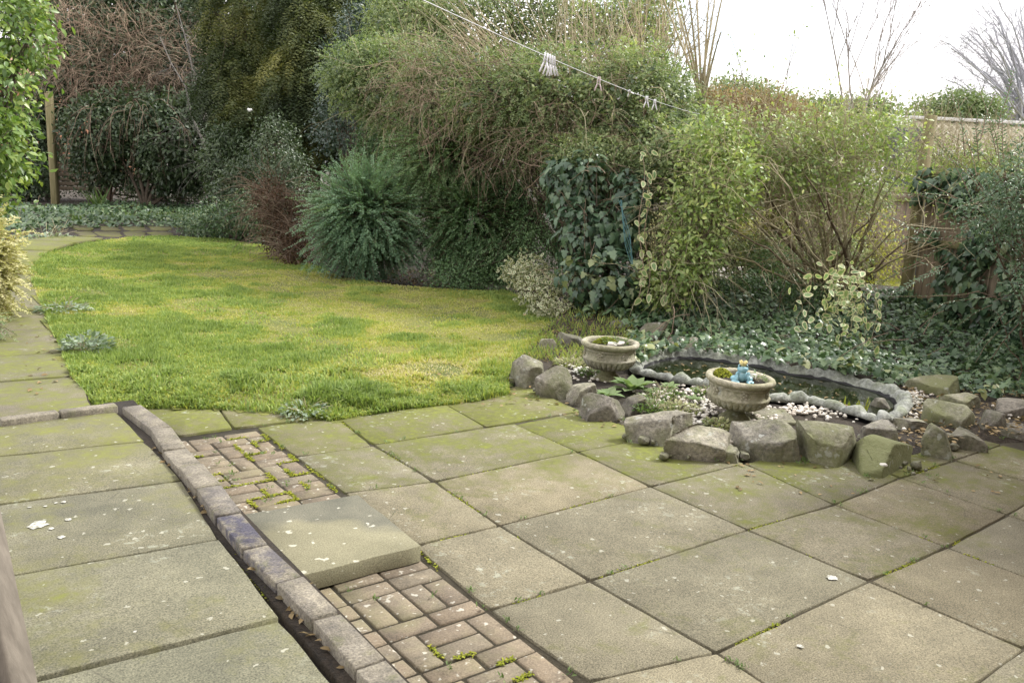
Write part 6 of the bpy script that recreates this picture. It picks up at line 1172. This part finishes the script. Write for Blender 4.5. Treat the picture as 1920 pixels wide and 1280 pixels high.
# moss along brick joints and weeds in slab joints
def moss_line(pts_, w, dens, h):
    out = []
    for a_, b_ in pts_:
        a_, b_ = np.asarray(a_), np.asarray(b_); n = max(6, int(np.linalg.norm(b_-a_)*dens)); s = r.random((n, 1)); p = a_+(b_-a_)*s+np.c_[r.normal(0, w, (n, 2)), np.zeros(n)]; out.append(leaves(p+np.c_[np.zeros((n, 2)), h*r.random(n)], np.c_[r.normal(0, 1, (n, 2)), .5*r.random(n)], AZ+r.normal(0, .4, (n, 3)), .008+.008*r.random(n), T_OVAL, r.random(n)))
    return cat(*out)
seg_ = []; xs_ = -.482-np.arange(8)*.1005; ys_ = 1.215-np.arange(13)*.1005
for k in range(46): i_, j_ = r.integers(0, 7), r.integers(1, 12); a_ = (xs_[i_], ys_[j_], -.006); seg_.append((a_, (xs_[i_]-.1, ys_[j_], -.006) if r.random() < .5 else (xs_[i_], ys_[j_]-.1 if j_ < 11 else ys_[j_]+.1, -.006)))
for k in range(12): i_, j_ = r.integers(0, 7), r.integers(3, 15); yy = -.70-j_*.1005; xx = -.494-i_*.1005; seg_.append(((xx, yy, -.006), (xx-.07, yy, -.006) if r.random() < .5 else (xx, yy-.07, -.006)))
for k in range(9): yy = 1.3-r.random()*3.2; seg_.append(((-1.235+r.normal()*.008, yy, ZW-.02), (-1.235, yy-.06-.08*r.random(), ZW-.02)))
tag(leaf_part('joint_moss', moss_line(seg_, .005, 900, .006), M_moss, None, True), 'bright moss growing in the joints of the brick paving', 'moss')
seg_ = []
for i_ in range(-1, 4):
    for j_ in range(-2, 5):
        for q_ in ((i_+1, j_), (i_, j_+1)):
            if (i_, j_) in Q and q_ in Q and r.random() < .8:
                a_, b_ = Q[(i_, j_)], Q[q_]; s = np.sort(r.random(2)); 
                if s[1]-s[0] > .5: s[1] = s[0]+.35
                seg_.append((np.r_[a_+(b_-a_)*s[0], -.012], np.r_[a_+(b_-a_)*s[1], -.012]))
tag(leaf_part('joint_moss', moss_line(seg_, .004, 420, .010), M_moss, None, True), 'green moss and debris filling the joints between patio slabs', 'moss')
pts_ = []
for k in range(90):
    i_, j_ = r.integers(-1, 4), r.integers(-2, 5); q_ = (i_+1, j_) if r.random() < .5 else (i_, j_+1)
    if (i_, j_) in Q and q_ in Q: s = r.random(); p = Q[(i_, j_)]*(1-s)+Q[q_]*s; pts_.append((p[0], p[1], 0))
for k in range(40): pts_.append((-.47-r.random()*.6, (1.2-r.random()*1.1) if r.random() < .6 else (-.8-r.random()*1.3), 0.))
for k in range(60): s = r.random(); pts_.append((*(G(480+480*s, 765-35*s+8, 0)[:2]+r.normal(0, .02, 2)), 0))
for (x0, y0, x1, y1, *_) in rocks:
    if y1 > 720:
        for k in range(4): pts_.append(G(r.choice([x0, x1])+r.normal()*5, y1-r.uniform(0, 6), .0)+np.array([0, 0, .005]))
pts_ = np.array(pts_); p2 = np.repeat(pts_, 9, 0); n = len(p2); p2 = p2+np.c_[r.normal(0, .008, (n, 2)), .012*r.random(n)]; tag(leaf_part('joint_weeds', leaves(p2, np.c_[r.normal(0, 1, (n, 2)), .5+r.random(n)], AZ+r.normal(0, .4, (n, 3)), .010+.014*r.random(n), T_LONG, r.random(n)), M_herb, None, True), 'tiny weeds sprouting from joints of the patio', 'weeds')
# fallen leaves and twigs
pts_ = []
for k in range(60): pts_.append(G(r.uniform(1380, 1900), r.uniform(840, 930), .004))
for k in range(90): s = r.random(); pts_.append(G(960+450*s+r.normal()*12, 735+130*s+r.normal()*8, .005))
for k in range(230): s = r.random()*1.3-.3; pts_.append(np.r_[(G(590, 1165, ZW)+(G(300, 835, ZW)-G(590, 1165, ZW))*s)[:2]+r.normal(0, .022, 2), ZW-.006+.01*r.random()])
for k in range(40): pts_.append(G(r.uniform(820, 1000), r.uniform(720, 760), .02))
for k in range(160): p = lg(r.uniform(230, 1000), r.uniform(500, 740)); pts_.append(p+[0, 0, .03])
for k in range(120): s = r.random(); p = lg(560+430*s+r.normal()*10, 490+45*s+r.normal()*8); pts_.append(p+[0, 0, .02])
for k in range(70): p = G(r.uniform(40, 180), r.uniform(560, 740), ZP+.004); pts_.append(p)
pts_ = np.array(pts_); n = len(pts_); tag(leaf_part('fallen_leaves', leaves(pts_, np.c_[r.normal(0, 1, (n, 2)), .2*r.random(n)], AZ+r.normal(0, .35, (n, 3)), .014+.03*r.random(n), T_OVAL, r.random(n)), M_dead, None, True), 'scattered dead leaves on patio, path and lawn', 'leaves')
P = np.array([G(x, y, .02) for x, y in zip(r.uniform(1640, 1960, 1500), r.uniform(700, 850, 1500))]); P = P[inpoly(P, bed_poly) & ~inpoly(P, PC)]; P[:, 2] = bed_h(P[:, 0], P[:, 1])+.01+.02*r.random(len(P)); n = len(P)
tag(leaf_part('leaf_litter', leaves(P, np.c_[r.normal(0, 1, (n, 2)), .3*r.random(n)], AZ+r.normal(0, .5, (n, 3)), .02+.03*r.random(n), T_OVAL, r.random(n)), M_dead, None, True), 'brown leaf litter among the rocks at the right of the pond', 'leaf litter')
P = np.array([G(x, y, 0) for x, y in zip(r.uniform(560, 1000, 2600), r.uniform(500, 560, 2600))]); P = P[~inpoly(P, lawn_poly)]; P[:, 2] = -.06+.03*r.random(len(P)); n = len(P)
tag(leaf_part('leaf_litter', leaves(P, np.c_[r.normal(0, 1, (n, 2)), .3*r.random(n)], AZ+r.normal(0, .5, (n, 3)), .03+.04*r.random(n), T_OVAL, .6*r.random(n)), M_dead, None, True), 'brown leaf litter under the shrubs along the lawn', 'leaf litter')
# leaf litter and rough grass where lawn meets rocks and hedge
P = np.array([G(x, y, .03) for x, y in zip(r.uniform(960, 1200, 2600), r.uniform(570, 680, 2600))]); k = inpoly(P, bed_poly) & ~inpoly(P, PC); P = P[k]; P[:, 2] = bed_h(P[:, 0], P[:, 1])+.005+.02*r.random(len(P)); n = len(P)
tag(leaf_part('leaf_litter', leaves(P, np.c_[r.normal(0, 1, (n, 2)), .3*r.random(n)], AZ+r.normal(0, .5, (n, 3)), .02+.03*r.random(n), T_LONG, r.random(n)), M_dead, None, True), 'brown leaf litter on the soil beside the lawn corner', 'leaf litter')
P = np.array([G(x, y, .03) for x, y in zip(r.uniform(955, 1190, 2400), r.uniform(575, 680, 2400))]); k = inpoly(P, bed_poly) & ~inpoly(P, PC); P = P[k]; P[:, 2] = bed_h(P[:, 0], P[:, 1]); n = len(P)
tag(leaf_part('rough_grass', leaves(P, np.c_[r.normal(0, .5, (n, 2)), .8+0*P[:, 0]], -AY+r.normal(0, .5, (n, 3)), .05+.05*r.random(n), (T_LONG[0]*np.array([1, .35, 1]), T_LONG[1], T_LONG[2]), .2+.5*r.random(n)), M_grass, None, True), 'rough grass between the lawn corner and the rocks', 'grass')
